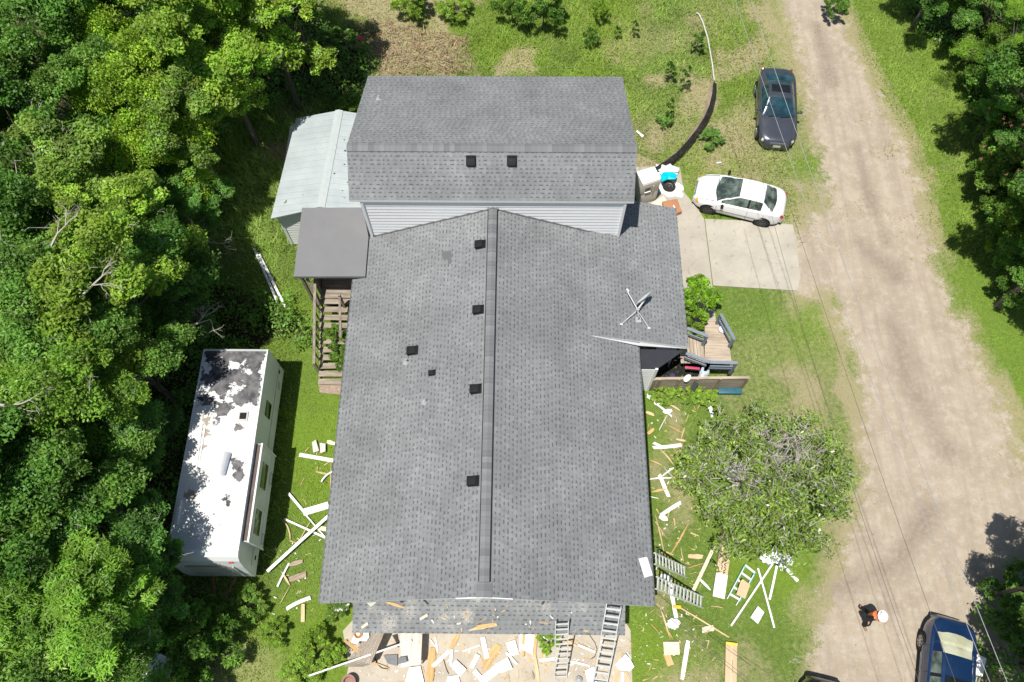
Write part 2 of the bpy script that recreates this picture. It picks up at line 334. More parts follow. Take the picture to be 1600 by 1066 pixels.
slabobj('walkway', pix([(985, 262), (1062, 262), (1068, 300), (1092, 330), (1100, 343), (1113, 447), (1118, 500), (1096, 506), (1066, 505), (1040, 440), (1000, 345)]), .035, concrete('walk_concrete', (.41, .375, .315), .85), 'older stained concrete walk along the east wall', 'walkway')
slabobj('patio', pix([(536, 986), (560, 960), (970, 960), (985, 985), (992, 1180), (520, 1180), (545, 1040)]), .04, CONC2, 'concrete patio strewn with scraps south of the porch', 'patio')
slabobj('path', pix([(497, 598), (536, 598), (534, 617), (500, 614)]), .03, M('brick_pavers', (.34, .25, .20), .9, var=.3, scale=14), 'small brick landing at the foot of the back stairs', 'path')
# ---------------- grass blades
def grass():
    n = 700000; x = rng.uniform(-17, 27, n); y = rng.uniform(-.8, 35, n)
    sd, dry, lit, lush, st = masks(x, y)
    hard = np.zeros(n, bool)
    for p in (pix([(1101, 343), (1238, 352), (1250, 430), (1246, 455), (1114, 447)]), pix([(985, 262), (1062, 262), (1100, 343), (1118, 500), (1066, 505), (1000, 345)]), pix([(536, 986), (560, 960), (970, 960), (985, 985), (992, 1180), (520, 1180), (545, 1040)])): hard |= sdist(x, y, p) > -.10
    hard |= (x > -6.1) & (x < 4.2) & (y > 3) & (y < 22.5)
    hard |= (x > 4) & (x < 6.2) & (y > 12) & (y < 17.9)
    p = np.clip(1.1-dry*.85, .08, 1); edge = np.clip((fbm(x, y, 1.1, 91)-.5)*5-np.maximum(sd-.2, 0)*.55, 0, 1); p = np.where(sd > -.35, p*np.maximum(np.clip(.25-sd*.5, 0, .12), .55*edge), p); p *= np.where(lit > .6, .25, 1)
    keep = (~hard) & (rng.random(n) < p); x, y, dry, lush, sd = (a[keep] for a in (x, y, dry, lush, sd)); n = len(x)
    clump = fbm(x, y, .9, 3); h = (.035+.075*rng.random(n)**2)*(.5+1.2*clump)
    h = h*(.6+.8*fbm(x, y, 2.3, 71)); tall = np.where((y > 17.5) & (x < 12.5), 2.1, 1.)*np.where((x < -9), 1.7, 1.)*np.where((x > 17), 1.5, 1.); tall = np.where((x > 7.5) & (y < 17), .75, tall)
    h *= tall; th = rng.uniform(0, 6.283, n); ln = h*rng.uniform(.2, 1.3, n); w = (.007+.011*rng.random(n))*np.sqrt(tall)
    ph = th+rng.uniform(-.8, .8, n)
    base = np.stack([x, y, np.full(n, .004)], -1); side = np.stack([-np.sin(th), np.cos(th), 0*th], -1)*w[:, None]
    tip = base+np.stack([np.cos(ph)*ln, np.sin(ph)*ln, h], -1)
    V = np.stack([base-side, base+side, tip], 1).reshape(-1, 3); Fc = np.arange(3*n).reshape(-1, 3)
    r = rng.random(n); f2 = fbm(x, y, .33, 61); h = h*(.45+1.1*f2); r = r*(.3+1.4*f2); c = np.stack([.20+.17*r, .32+.17*r, .06+.05*r], -1)
    c = c*(.35+1.25*clump)[:, None]; lg = np.clip(lush, 0, 1)[:, None]; c = c*(1-.55*lg)+np.array([.32, .42, .05])*.55*lg
    dd = np.clip(dry*1.1+rng.normal(0, .18, n)-.15, 0, 1)[:, None]*.85; c = c*(1-dd)+np.array([.50, .43, .24])*dd
    me = npmesh('grass', V, Fc, leafmat('grass_blades', (1, 1, 1), .3, .6), 3, np.repeat(c, 3, 0))
    tag(link('grass', me), 'green and yellowing grass covering the yard and verges', 'grass', kind='stuff')
grass()
def pebbles():
    n = 5200; r = np.random.default_rng(17); x = r.uniform(9, 30, n); y = r.uniform(-2, 38, n); sd = sdist(x, y, ROAD); k = (sd > -.5) & (r.random(n) < .35+.65*np.exp(-np.maximum(sd, 0)/.8)); x, y = x[k], y[k]; n = len(x); s_ = .008+.03*r.random(n)**4
    o_ = np.array([[1, 0, 0], [0, 1, 0], [-1, 0, 0], [0, -1, 0], [.3, .2, .8]]); V = (np.c_[x, y, np.full(n, .006)][:, None]+o_[None]*s_[:, None, None]*r.uniform(.6, 1.3, (n, 5, 1))).reshape(-1, 3); f = np.array([[0, 1, 4], [1, 2, 4], [2, 3, 4], [3, 0, 4]]); Fc = (np.arange(n)[:, None, None]*5+f[None]).reshape(-1, 3)
    tt = np.array([.33, .29, .24])*(.5+.9*r.random(n))[:, None]; tag(link('gravel', npmesh('gravel', V, Fc, leafmat('pebble', (1, 1, 1), 0, .9), 3, np.repeat(tt, 5, 0))), 'loose stones scattered on the dirt road', 'gravel', kind='stuff')
pebbles()
# ================================================================ HOUSE
SH = shingle('shingle_roof'); SHD = shingle('porch_shingle_roof', dust=1)
WHITE = M('white_vinyl', (.88, .885, .88), .45, var=.04, bump=.05, scale=3); FASC = M('white_fascia', (.78, .78, .77), .4, var=.05, bump=0)
DARKT = M('drip_edge', (.10, .105, .11), .5, var=.1, bump=0)
def siding_mat():
    t = NT('lap_siding'); sx = t.N('ShaderNodeSeparateXYZ'); t.link(t.co(), sx.inputs[0]); f = t.math('FRACT', t.math('DIVIDE', sx.outputs[2], .115))
    c = t.mix(t.mr(f, .0, .14), (.30, .31, .33), (.80, .81, .80)); t.bump(t.math('MULTIPLY', f, -1.), .9, .02); return t.fin(c, .45, 0, .4)
SID = siding_mat()
def lap_wall(mb, a, b, z0, z1f, step=.2, out=.024):       # real overlapping boards between two ground points
    a, b = Vector(a), Vector(b); d = (b-a).normalized(); n = Vector((d.y, -d.x, 0)); L = (b-a).length
    z = z0
    while z < z1f:
        zz = min(z+step, z1f); o1 = n*out; o2 = n*.004
        A, B = a.copy(), b.copy(); A.z = z; B.z = z; C, D = b.copy(), a.copy(); C.z = zz; D.z = zz
        mb.quad(A+o1, B+o1, C+o2, D+o2); mb.quad(A+o2, B+o2, B+o1, A+o1); z = zz
H = thing('house', (-1, 10, 0), 'large white sided house with grey shingle roofs and a raised rear section', 'house')
def roofpart(name, top, mat, uvf, th=.13):
    mb = MB(); top = [Vector(p) for p in top]
    if (top[1]-top[0]).cross(top[2]-top[0]).z < 0: top.reverse()
    n = len(top); mb.add(top, [tuple(range(n))], 0); lo = [p-Vector((0, 0, th)) for p in top]
    mb.add(top+lo, [tuple(range(2*n-1, n-1, -1))]+[(i, n+i, n+(i+1) % n, (i+1) % n) for i in range(n)], 1)
    return mb.build(name, [mat, FASC], H, uvf=uvf)
RX = -.98; ZE = 3.0; ZR = 5.30; SL = (ZR-ZE)/5.48
mainz = lambda x: ZR-SL*abs(x-RX)
YS, YN = 2.58, 16.4
w_roof = roofpart('roof', [(-6.46, YS, ZE), (RX, YS, ZR), (RX, YN, ZR), (-6.46, YN, ZE)], SH, lambda v: (v.y+v.z*0, (v.x+6.46)*1.083))
e_roof = roofpart('roof', [(4.51, YS, mainz(4.51)), (4.51, 11.82, mainz(4.51)), (2.6, 11.92, mainz(2.6)), (2.6, YN, mainz(2.6)), (RX, YN, ZR), (RX, YS, ZR)], SH, lambda v: (v.y*1.0+.4, (4.51-v.x)*1.083))
EZ = lambda x: 3.80-.285*(x-2.6)
ex_roof = roofpart('extension_roof', [(2.6, 11.92, EZ(2.6)+.01), (6.44, 11.96, EZ(6.44)), (6.44, 18.16, EZ(6.44)), (2.6, 18.16, EZ(2.6)+.01)], SH, lambda v: (v.y+.7, (6.44-v.x)*1.04), .11)
up_s = roofpart('roof', [(-6.2, 16.30, 5.92), (4.18, 16.30, 5.92), (4.2, 17.87, 7.02), (-6.22, 17.87, 7.02)], SH, lambda v: (v.x, (v.y-16.27)*1.22))
up_n = roofpart('roof', [(-6.22, 17.87, 7.02), (4.2, 17.87, 7.02), (4.19, 23.04, 4.93), (-6.24, 23.04, 4.93)], SH, lambda v: (v.x+3.3, (23.04-v.y)*1.08))
pz = lambda y: 2.45+(y-1.72)*.30
porch = roofpart('porch_roof', [(-5.4, 1.72, pz(1.72)), (3.57, 1.72, pz(1.72)), (3.6, 3.1, pz(3.1)), (-5.4, 3.1, pz(3.1))], SHD, lambda v: (v.x, (v.y-1.72)*1.04), .12)
def cap(a, b, hw, slopes, lift=.02, per=.14, name='ridge_cap', seg=.33):
    t = 'ridge_shingle'
    if t not in MATS:
        m = NT(t); uv = m.N('ShaderNodeUVMap'); uv.uv_map = 'UVMap'; sx = m.N('ShaderNodeSeparateXYZ'); m.link(uv.outputs[0], sx.inputs[0])
        cell = m.math('FLOOR', sx.outputs[0]); w = m.N('ShaderNodeTexWhiteNoise', noise_dimensions='1D'); m.link(cell, w.inputs[1]); fr = m.math('FRACT', sx.outputs[0])
        c = m.mix(w.outputs[0], (.17, .177, .184), (.245, .253, .26)); c = m.mix(m.mr(fr, .0, .25, .35, 0), c, (.12, .125, .13))
        g = m.noise(380, 2, .7); c = m.mix(m.mr(g, .3, .7, .3, 0), c, (.09, .09, .09)); m.bump(g, .4, .01); MATS[t] = m.fin(c, .9, 0, .25)
    a, b = Vector(a), Vector(b); L = (b-a).length; n = int(L/per); d = (b-a).normalized(); sd_ = Vector((d.y, -d.x, 0)).normalized(); mb = MB(); uvs = []
    k = max(n, 1); 
    for i in range(k):
        p = a+d*(L*i/k); q = a+d*(L*(i+1)/k+.02)
        for (sg, sl) in ((1, slopes[0]), (-1, slopes[1])):
            e = sd_*sg*hw-Vector((0, 0, hw*sl)); l0 = Vector((0, 0, lift+.012)); l1 = Vector((0, 0, lift))
            mb.quad(p+l0, q+l1, q+l1+e, p+l0+e); mb.quad(p+l0+e, q+l1+e, q+l1+e-Vector((0, 0, lift+.004)), p+l0+e-Vector((0, 0, lift+.004)))
        e1 = sd_*hw-Vector((0, 0, hw*slopes[0])); e2 = -sd_*hw-Vector((0, 0, hw*slopes[1])); mb.quad(p+l0+e1, p+l0, p, p+e1); mb.quad(p+l0, p+l0+e2, p+e2, p)
    o = mb.build(name, MATS[t], H, uvf=lambda v: (((v-a).dot(d)+.004)/per*.72, 0)); return o
cap((RX, 3.0, ZR), (RX, 16.32, ZR), .155, (SL, SL), lift=.10, name='ridge_vent')
MB().box((RX, 9.7, ZR-.015), (.37, 13.35, .05)).build('ridge_slot', M('black_gap', (.012, .012, .013), .8, var=.1, bump=0), H)
cap((RX, 2.57, ZR), (RX, 3.02, ZR), .24, (SL, SL), lift=.03)
cap((RX, 16.3, ZR), (RX, 16.41, ZR), .2, (SL, SL), lift=.13)
cap((-6.22, 17.87, 7.02), (4.2, 17.87, 7.02), .17, (.66, .42), lift=.025)
# walls
wb = MB(); lap_wall(wb, (-5.83, 16.4, 0), (3.92, 16.4, 0), 3.0, 5.95); wb.build('wall', WHITE, H)
wb = MB()
g = [(16.42, 0), (22.8, 0), (22.8, 4.9), (17.87, 6.9), (16.42, 5.85)]
for x in (-5.83, 3.92):
    wb.add([(x, y, z) for y, z in g], [tuple(range(5))] if x > 0 else [tuple(range(4, -1, -1))])
wb.quad((3.92, 22.8, 0), (-5.83, 22.8, 0), (-5.83, 22.8, 4.9), (3.92, 22.8, 4.9)); wb.build('wall', SID, H)
wb = MB()
for x, xx in ((-6.15, 1), (4.22, -1)): wb.quad((x, 2.9, 0), (x, 16.4, 0), (x, 16.4, mainz(x)-.1), (x, 2.9, mainz(x)-.1))
wb.add([(-6.15, 2.9, 0), (4.22, 2.9, 0), (4.22, 2.9, mainz(4.22)-.1), (RX, 2.9, ZR-.1), (-6.15, 2.9, mainz(-6.15)-.1)], [(0, 1, 2, 3, 4)])
wb.quad((6.15, 12.2, 0), (6.15, 18.0, 0), (6.15, 18.0, EZ(6.15)-.1), (6.15, 12.2, EZ(6.15)-.1)); wb.quad((6.15, 18, 0), (3.9, 18, 0), (3.9, 18, EZ(3.9)-.1), (6.15, 18, EZ(6.15)-.1))
wb.quad((4.22, 12.6, 0), (6.15, 12.6, 0), (6.15, 12.6, EZ(6.15)-.1), (4.22, 12.6, EZ(4.22)-.1)); wb.build('wall', SID, H)
for x in (-5.83, 3.92): MB().box((x+(.035 if x < 0 else -.035), 16.375, 4.45), (.10, .10, 2.95)).build('corner_trim', FASC, H)
tr = MB()   # rake flashing line where the long wing meets the raised wall
tr.beam((-5.8, 16.36, mainz(-5.8)+.02), (RX, 16.36, ZR+.02), .05, .03, mi=0); tr.beam((3.9, 16.36, mainz(3.9)+.02), (RX, 16.36, ZR+.02), .05, .03); tr.build('step_flashing', DARKT, H)
tr = MB(); tr.beam((RX-.85, YS-.012, mainz(RX-.85)-.045), (RX, YS-.012, ZR-.045), .03, .1); tr.beam((RX, YS-.012, ZR-.045), (RX+.85, YS-.012, mainz(RX+.85)-.045), .03, .1); tr.build('gable_trim', FASC, H)
tr = MB(); tr.add([(2.62, 11.90, EZ(2.62)), (6.44, 11.94, EZ(6.44)), (6.44, 11.94, EZ(6.44)-.14), (4.51, 11.86, mainz(4.51)+.01)], [(0, 3, 2, 1)]); tr.build('flashing', WHITE, H); MB().beam((2.3, 11.92, EZ(2.6)+.05), (4.5, 11.89, EZ(4.5)+.012), .022, .012).build('flashing', M('dull_flashing', (.36, .37, .38), .5), H)
# roof vents (low black box vents, pipe boots)
BLK = M('black_plastic', (.014, .015, .017), .7, var=.2, bump=.1, spec=.2)
def vent(px, py, zf, slope_ax, w=.42, d=.36, h=.13):
    p = U(px, py, 4.0)
    for _ in range(8): p = U(px, py, zf(p.x, p.y)+h*.5)
    n = {'W': Vector((-SL, 0, 1)), 'E': Vector((SL, 0, 1)), 'S': Vector((0, -.7, 1)), 'N': Vector((0, .42, 1))}[slope_ax].normalized()
    dn = {'W': Vector((-1, 0, -SL)), 'E': Vector((1, 0, -SL)), 'S': Vector((0, -1, -.7)), 'N': Vector((0, 1, -.42))}[slope_ax].normalized(); sd_ = n.cross(dn)
    R = Matrix((sd_, dn, n)).transposed(); z = Vector((p.x, p.y, zf(p.x, p.y)))
    mb = MB(); mb.box(z+n*.012, (w+.06, d+.05, .012), M_=R)
    k = len(mb.v); w2, d2 = w/2, d/2
    pts = [(-w2, -d2, .015), (w2, -d2, .015), (w2, d2, .015), (-w2, d2, .015), (-w2*.92, -d2*.5, h*.8), (w2*.92, -d2*.5, h*.8), (w2*1.0, d2*1.0, h), (-w2*1.0, d2*1.0, h)]
    mb.add([z+R @ Vector(q) for q in pts], [(0, 3, 2, 1), (4, 5, 6, 7), (0, 1, 5, 4), (1, 2, 6, 5), (2, 3, 7, 6), (3, 0, 4, 7)])
    mb.box(z+R @ Vector((0, d2*.98, h*.55)), (w*1.04, .03, h*.8), M_=R)
    return mb.build('roof_vent', BLK, H, bev=.006)
mz = lambda x, y: mainz(x); uz = lambda x, y: 5.9+.7*(y-16.27)
for px, py in ((751, 381), (748, 483), (744, 607), (740, 751)): vent(px, py, mz, 'W', .30, .36, .15)
for px, py in ((736, 250), (800, 250)): vent(px, py, uz, 'S', .31, .34, .16)
vent(645, 547, mz, 'W', .30, .38, .14); vent(675.5, 582, mz, 'W', .17, .22, .10)
PIPE = M('pvc_pipe', (.62, .62, .60), .5, var=.1); LEAD = M('grey_boot', (.42, .43, .44), .5, var=.15)
def pipe(px, py, zf, slope, h=.28):
    p = U(px, py, 4.0)
    for _ in range(8): p = U(px, py, zf(p.x, p.y))
    z = zf(p.x, p.y); mb = MB(); mb.lathe((p.x, p.y, z-.05), [(.13, .03), (.12, .06), (.055, .13), (.05, .16)], 14); mb.build('pipe_boot', LEAD, H, smooth=True)
    MB().lathe((p.x, p.y, z-.02), [(.038, 0), (.038, h), (.03, h), (.03, h-.1)], 12).build('vent_pipe', PIPE, H)
pipe(635, 566, mz, 'W'); pipe(664, 628, mz, 'W', .22); pipe(592, 155, lambda x, y: 7.02-.404*(y-17.87), 'N', .2)
q = [U(690, 391, mainz(-2.6)+.0), U(705, 391, mainz(-2.4)), U(705, 411, mainz(-2.4)), U(700, 411, mainz(-2.5)), U(699, 404, mainz(-2.5)), U(691, 403, mainz(-2.6))]
MB().slab([Vector((v.x, v.y, mainz(v.x)+.012)) for v in q], .008).build('shingle_patch', M('dark_shingle', (.13, .13, .135), .9, fine=200), H)
# flat charcoal canopy over the back stairs
CHAR = M('charcoal_membrane', (.185, .185, .192), .8, var=.10, scale=.9, bump=.2, dirt=((.25, .24, .22), .22))
cz = lambda x: 3.25+.05*(x+8)
cn = [U(472, 325, 3.2), U(566.5, 325, 3.3), U(576, 371, 3.3), U(571, 433, 3.3), U(459, 432.5, 3.2)]
MB().slab([Vector((v.x, v.y, cz(v.x))) for v in cn], .14).build('canopy_roof', CHAR, H)
GW = streak('weathered_wood', (.17, .14, .115), (.33, .28, .23), axis=1); GWX = streak('weathered_wood_cross', (.20, .165, .13), (.40, .34, .27), axis=0)
for p_ in ((-8.6, 14.9), (-8.6, 17.5)): MB().box((*p_, 1.55), (.1, .1, 3.1)).build('canopy_post', GW, H)
# small south-facing wall bay in the inside corner of the roofs
bm_ = MB(); lap_wall(bm_, (4.25, 11.21, 0), (5.27, 11.21, 0), 0.0, 2.3, .2); bm_.build('entry_wall', WHITE, H)
bm_ = MB(); bm_.box((5.25, 11.2, 1.17), (.1, .07, 2.34)); bm_.quad((5.29, 11.2, 0), (5.29, 12.6, 0), (5.29, 12.6, 2.5), (5.29, 11.2, 2.3)); bm_.build('entry_trim', FASC, H)
NAVY = M('entry_shade', (.012, .016, .024), .7, var=.5, scale=4, bump=.5)
bm_ = MB(); bm_.slab([(4.24, 11.23, 2.31), (5.3, 11.23, 2.31), (6.3, 11.9, 2.5), (4.24, 11.95, 2.5)], .03); bm_.build('entry_shade_strip', NAVY, H)  # added near-black slab, paints the shaded band below the roof edge
# gutterless eave boards
MB().box((-6.475, (YS+14.6)/2, ZE-.07), (.025, 14.6-YS, .15)).build('eave_board', DARKT, H); MB().box((4.525, (YS+11.8)/2, mainz(4.51)-.07), (.025, 11.8-YS, .15)).build('eave_board', DARKT, H)
# porch posts
for x in (-5.2, -2.2, .8, 3.4): MB().box((x, 1.95, 1.2), (.11, .11, 2.4)).build('porch_post', FASC, H)
# ================================================================ SATELLITE DISH
ALU = M('aluminium', (.68, .69, .70), .42, .2, var=.1, bump=0); STEEL = M('grey_steel', (.38, .39, .40), .5, .2, var=.2)
LGREY = M('light_grey_paint', (.62, .64, .65), .5, var=.08)
def onroof(px, py, zf):
    p = U(px, py, 3.5)
    for _ in range(8): p = U(px, py, zf(p.x, p.y))
    return Vector((p.x, p.y, zf(p.x, p.y)))
ez = lambda x, y: EZ(x)+.01
base = onroof(997, 500, ez)
D = thing('satellite_dish', base, 'grey satellite dish on a mast with two struts, standing on the east roof slope', 'satellite dish')
j = U(996, 484, base.z+.42); f1 = onroof(971, 507, ez); f2 = onroof(1014, 513, ez)
MB().tube([base, base+Vector((0, 0, .25)), j], .028, 8).box(base+Vector((0, 0, .01)), (.22, .22, .02)).build('mast', STEEL, D, smooth=True)
for f in (f1, f2): MB().tube([f+Vector((0, 0, .02)), j-Vector((0, 0, .05))], .014, 6).box(f+Vector((0, 0, .015)), (.1, .06, .02)).build('strut', ALU, D)
c0 = U(1007, 466, base.z+.56); n_ = Vector((-.64, .66, .30)).normalized()
mb = MB(); R_ = .37
mb.lathe(c0-n_*.03, [(.02, -.0), (R_*.5, .012), (R_*.85, .045), (R_, .07), (R_*1.01, .062), (R_*.85, .03), (R_*.5, -.004), (.02, -.015)], 30, n_); mb.build('reflector', LGREY, D, smooth=True)
lnb = U(980.5, 456, base.z+.62); MB().beam(j, lnb, .03, .03).build('feed_arm', ALU, D)
MB().tube([lnb+Vector((.05, 0, .02)), lnb+Vector((-.03, .10, .03))], .035, 10).build('feed_horn', LGREY, D, smooth=True)
MB().beam(j, c0-n_*.05, .05, .05).box(j, (.12, .1, .1)).build('bracket', STEEL, D)
# ================================================================ SHED
t = NT('pale_metal_roof'); nn = t.noise(1.2, 4); c_ = t.mix(t.mr(nn, .3, .7), (.36, .405, .415), (.445, .49, .495)); sx = t.N('ShaderNodeSeparateXYZ'); t.link(t.co(), sx.inputs[0])
rib = t.math('PINGPONG', sx.outputs[1], .15); t.bump(t.mr(rib, .0, .03), .35, .02); c_ = t.mix(t.mr(t.noise(5, 5, .7), .60, .76, 0, .5), c_, (.27, .28, .26)); c_ = t.mix(t.mr(rib, .0, .018, .45, 0), c_, (.2, .23, .24)); PMR = t.fin(c_, .55, .1, .4)
Z1, Z2, Z3 = 2.6, 3.05, 2.75
SW_, NW_ = U(423, 341.5, Z1), U(462.5, 185, Z1); RS_, RN_ = U(501, 324.5, Z2), U(530, 172.5, Z2); RS_ = RS_+(RS_-RN_)*-.0
SE_ = Vector((-6.0, RS_.y+.12, Z3)); NE_ = Vector((-6.0, RN_.y-.1, Z3))
SHD_ = thing('shed', (-8, 20, 0), 'white sided shed with a pale metal roof beside the raised rear of the house', 'shed')
for a_, b_, c1_, d_ in ((SW_, RS_, RN_, NW_), (RS_, SE_, NE_, RN_)): MB().slab([a_, b_, c1_, d_], .05).build('roof', PMR, SHD_)
mb = MB(); dd = (RN_-RS_).normalized(); sdv = Vector((dd.y, -dd.x, 0)); mb.add([RS_+sdv*.17+Vector((0, 0, .0)), RN_+sdv*.17+Vector((0, 0, .0)), RN_+Vector((0, 0, .05)), RS_+Vector((0, 0, .05)), RS_-sdv*.17, RN_-sdv*.17], [(0, 1, 2, 3), (3, 2, 5, 4)]); mb.build('ridge_cap', M('pale_ridge', (.46, .5, .5), .5, .1, var=.05), SHD_)
sw = U(457.5, 383, 0); mb = MB(); lap_wall(mb, (sw.x, sw.y, 0), (-6.2, sw.y, 0), .12, 2.55, .19)
mb.build('wall', WHITE, SHD_); mb = MB(); mb.quad((sw.x, 22.4, .1), (sw.x, sw.y, .1), (sw.x, sw.y, 2.55), (sw.x, 22.4, 2.55)); mb.quad((sw.x, 22.4, .1), (sw.x, 22.4, 2.55), (-6.2, 22.4, 2.7), (-6.2, 22.4, .1)); mb.build('wall', SID, SHD_)
MB().box((sw.x, sw.y-.01, 1.32), (.12, .08, 2.45)).build('corner_trim', FASC, SHD_)
MB().add([(sw.x, sw.y, 2.54), (-6.2, sw.y, 2.54), (-6.2, sw.y, 2.72), (RS_.x, sw.y, 3.0), (sw.x, sw.y, 2.6)], [(0, 1, 2, 3, 4)]).build('gable', M('blue_grey_gable', (.34, .38, .42), .6), SHD_)
random.seed(3)
mb = MB()
for px, py, r in ((449, 315, .14), (446, 317, .09), (474, 305, .05), (538, 219, .04), (539, 236, .07), (522, 271, .05), (538, 257, .04), (535, 298, .03), (538, 309, .03), (543, 285, .04)):
    p = U(px, py, 2.9); 
    for _ in range(6):
        zz = Z1+(Z2-Z1)*min(1, max(0, (p.x+10)/2.05)) if p.x < -7.95 else Z2-(Z2-Z3)*(p.x+7.95)/1.95
        p = U(px, py, zz+.012)
    k = [(p.x+r*random.uniform(.5, 1)*math.cos(a), p.y+r*random.uniform(.4, 1)*math.sin(a), p.z+.01) for a in np.linspace(0, 5.6, 8)]; mb.add(k, [tuple(range(8))])
mb.build('leaf_litter', M('wet_leaves', (.10, .095, .08), .9, var=.4), SHD_)['kind'] = 'stuff'
# ================================================================ BACK STAIRS (west)
ST = thing('wooden_stairs', (-7.7, 13, 0), 'weathered wooden back stairs running down from the charcoal canopy', 'stairs')
p0 = U(498, 466, 1.35); p1 = U(505, 597, .1); xl, xr = -8.1, -6.55
random.seed(11); n = 11
for i in range(n):
    t_ = i/(n-1); y = p0.y-.12+(p1.y+.1-p0.y)*t_; z = 1.3+(.16-1.3)*t_; MB().box(((xl+xr)/2+random.uniform(-.02, .02), y, z), (xr-xl, .235, .04), random.uniform(-.02, .02)).build('tread', GWX, ST, bev=.004)
for i in range(12): MB().box(((xl+xr)/2, p0.y+.10+.2*i, 1.36), (xr-xl, .185, .035)).build('deck_board', GWX, ST)
mb = MB()
for x in (xl+.03, xr-.03): mb.beam((x, p0.y, 1.15), (x, p1.y, 0.05), .05, .2)
mb.build('stringer', GW, ST)
ht, hb = Vector((xl-.03, p0.y+.25, 2.3)), Vector((xl-.03, p1.y+.45, 1.05))
MB().beam(ht, hb, .11, .05).build('handrail', GW, ST); MB().beam(ht-Vector((0, 0, .0)), ht+Vector((.0, 3.0, 0)), .11, .05).build('handrail', GW, ST)
for i in range(9):
    t_ = i/8; a = ht.lerp(hb, t_); MB().box((a.x+.03, a.y, a.z-.5), (.045, .06, 1.0)).build('baluster', GW, ST)
for a in (ht+Vector((0, .05, 0)), hb): MB().box((a.x, a.y, a.z/2), (.1, .1, a.z+.06)).build('newel_post', GW, ST)
pa = U(531, 455, 2.25); MB().box((pa.x, pa.y-.2, 1.15), (.09, .09, 2.3)).build('newel_post', GW, ST); MB().beam((pa.x, pa.y-.2, 2.2), (pa.x+.05, pa.y-1.7, 1.55), .09, .05).build('handrail', GW, ST)
MB().beam(U(480, 435, 2.7), U(499, 476, 1.4), .12, .05).build('brace', GW, ST)
mb = MB()
for i in range(10): mb.box((xl-.05, p0.y+.35+.27*i, 1.55), (.03, .24, 1.5))
mb.build('side_panel', streak('old_boards', (.12, .105, .085), (.22, .19, .15), axis=2), ST)
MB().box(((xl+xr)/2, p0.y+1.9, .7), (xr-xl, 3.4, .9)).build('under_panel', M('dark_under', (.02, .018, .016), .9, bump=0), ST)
# ================================================================ ENTRY DECK (east)
DK = thing('wooden_deck', (8, 12.5, 0), 'bleached wooden entry deck and ramp with grey railings at the east side of the house', 'deck')
RAIL = M('grey_blue_rail', (.20, .235, .28), .6, var=.15, scale=10); PLK = streak('bleached_planks', (.34, .27, .20), (.52, .44, .35), axis=0, sc=10); PLKY = streak('bleached_planks_long', (.34, .27, .20), (.52, .44, .35), axis=1, sc=10)
dz = .85
A = U(1101, 502, .25); B = U(1133, 502, .25); C = U(1101, 565, dz); Dp = U(1143, 565, dz)
k0 = 16
for i in range(k0):
    t_ = i/(k0-1); l = A.lerp(C, t_); r = B.lerp(Dp, t_); rr = max(r.x, l.x+.8); y = l.y; MB().box(((l.x+rr)/2, y, l.z), (rr-l.x, abs(C.y-A.y)/(k0-1)-.012, .035), random.uniform(-.006, .006)).build('ramp_board', PLK, DK)
e = U(1076, 530, dz); g_ = U(1101, 560, dz)
for i in range(7):
    x = e.x-.4+(g_.x-e.x+.4)*(i+.5)/7; MB().box((x, (e.y+g_.y)/2-.05, dz), ((g_.x-e.x+.4)/7-.012, e.y-g_.y+.35, .035)).build('deck_board', PLKY, DK)
def railing(a, b, mid=(.45,), posts=(0, 1), h0=None):
    a, b = Vector(a), Vector(b); MB().beam(a, b, .13, .04).build('handrail', RAIL, DK); MB().beam(a-Vector((0, 0, .08)), b-Vector((0, 0, .08)), .04, .09).build('rail', RAIL, DK)
    for m_ in mid: MB().beam(a-Vector((0, 0, m_)), b-Vector((0, 0, m_)), .04, .12).build('rail', RAIL, DK)
    for t_ in posts:
        p = a.lerp(b, t_); MB().box((p.x, p.y, (p.z-1.1+p.z)/2), (.1, .1, 1.1)).build('railing_post', RAIL, DK)
railing(U(1127, 492, 1.15), U(1147, 529, 1.5), (.45,)); railing(U(1074, 513, 1.75), U(1105, 525, 1.75)); railing(U(1072, 552, 1.8), U(1109, 566, 1.8), (.42,), (1,)); railing(U(1109, 566, 1.8), U(1151, 567, 1.8), (.42, .62), (0, 1))
FN = thing('plank_fence', (7, 11.2, 0), 'weathered plank skirt fence standing below the entry deck', 'fence')
a, b = U(1013, 610, 0), U(1158, 608, 0)
for i in range(6):
    z = .12+.2*i; MB().beam((a.x, a.y, z), (b.x, b.y, z), .025, .19).build('plank', streak('fence_plank', (.27, .22, .18), (.48, .41, .34), axis=0, sc=9), FN)
for i, t_ in enumerate((.01, .07, .27, .46, .70, .985)): p = a.lerp(b, t_); MB().box((p.x, p.y-.035, .63), (.09, .05, 1.26)).build('batten', streak('batten_wood', (.22, .17, .13), (.36, .29, .23), axis=2), FN)
MB().beam((a.x, a.y+.02, 1.25), (b.x, b.y+.02, 1.25), .10, .03).build('top_rail', PLK, FN)
lb = MB(); lb.beam(U(1089, 597, 1.25), U(1078, 615, .15), .2, .03); tag(lb.build('board', M('dark_grey_board', (.10, .10, .105), .7), origin=(7, 11, 0)), 'dark grey board leaning on the plank skirt fence', 'board')
def ribbon(pts, w, th=.02): pass
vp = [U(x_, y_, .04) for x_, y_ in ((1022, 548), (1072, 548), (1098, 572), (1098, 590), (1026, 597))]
tag(MB().slab([Vector((v.x, v.y, .05)) for v in vp], .03).build('shade_patch', M('void_shade', (.006, .006, .007), .8, bump=.1), origin=vp[0]), 'black patch painted as shade on the ground between the entry wall and the deck', 'shade_patch')  # near-black slab, paints the deep shade of the void by the deck
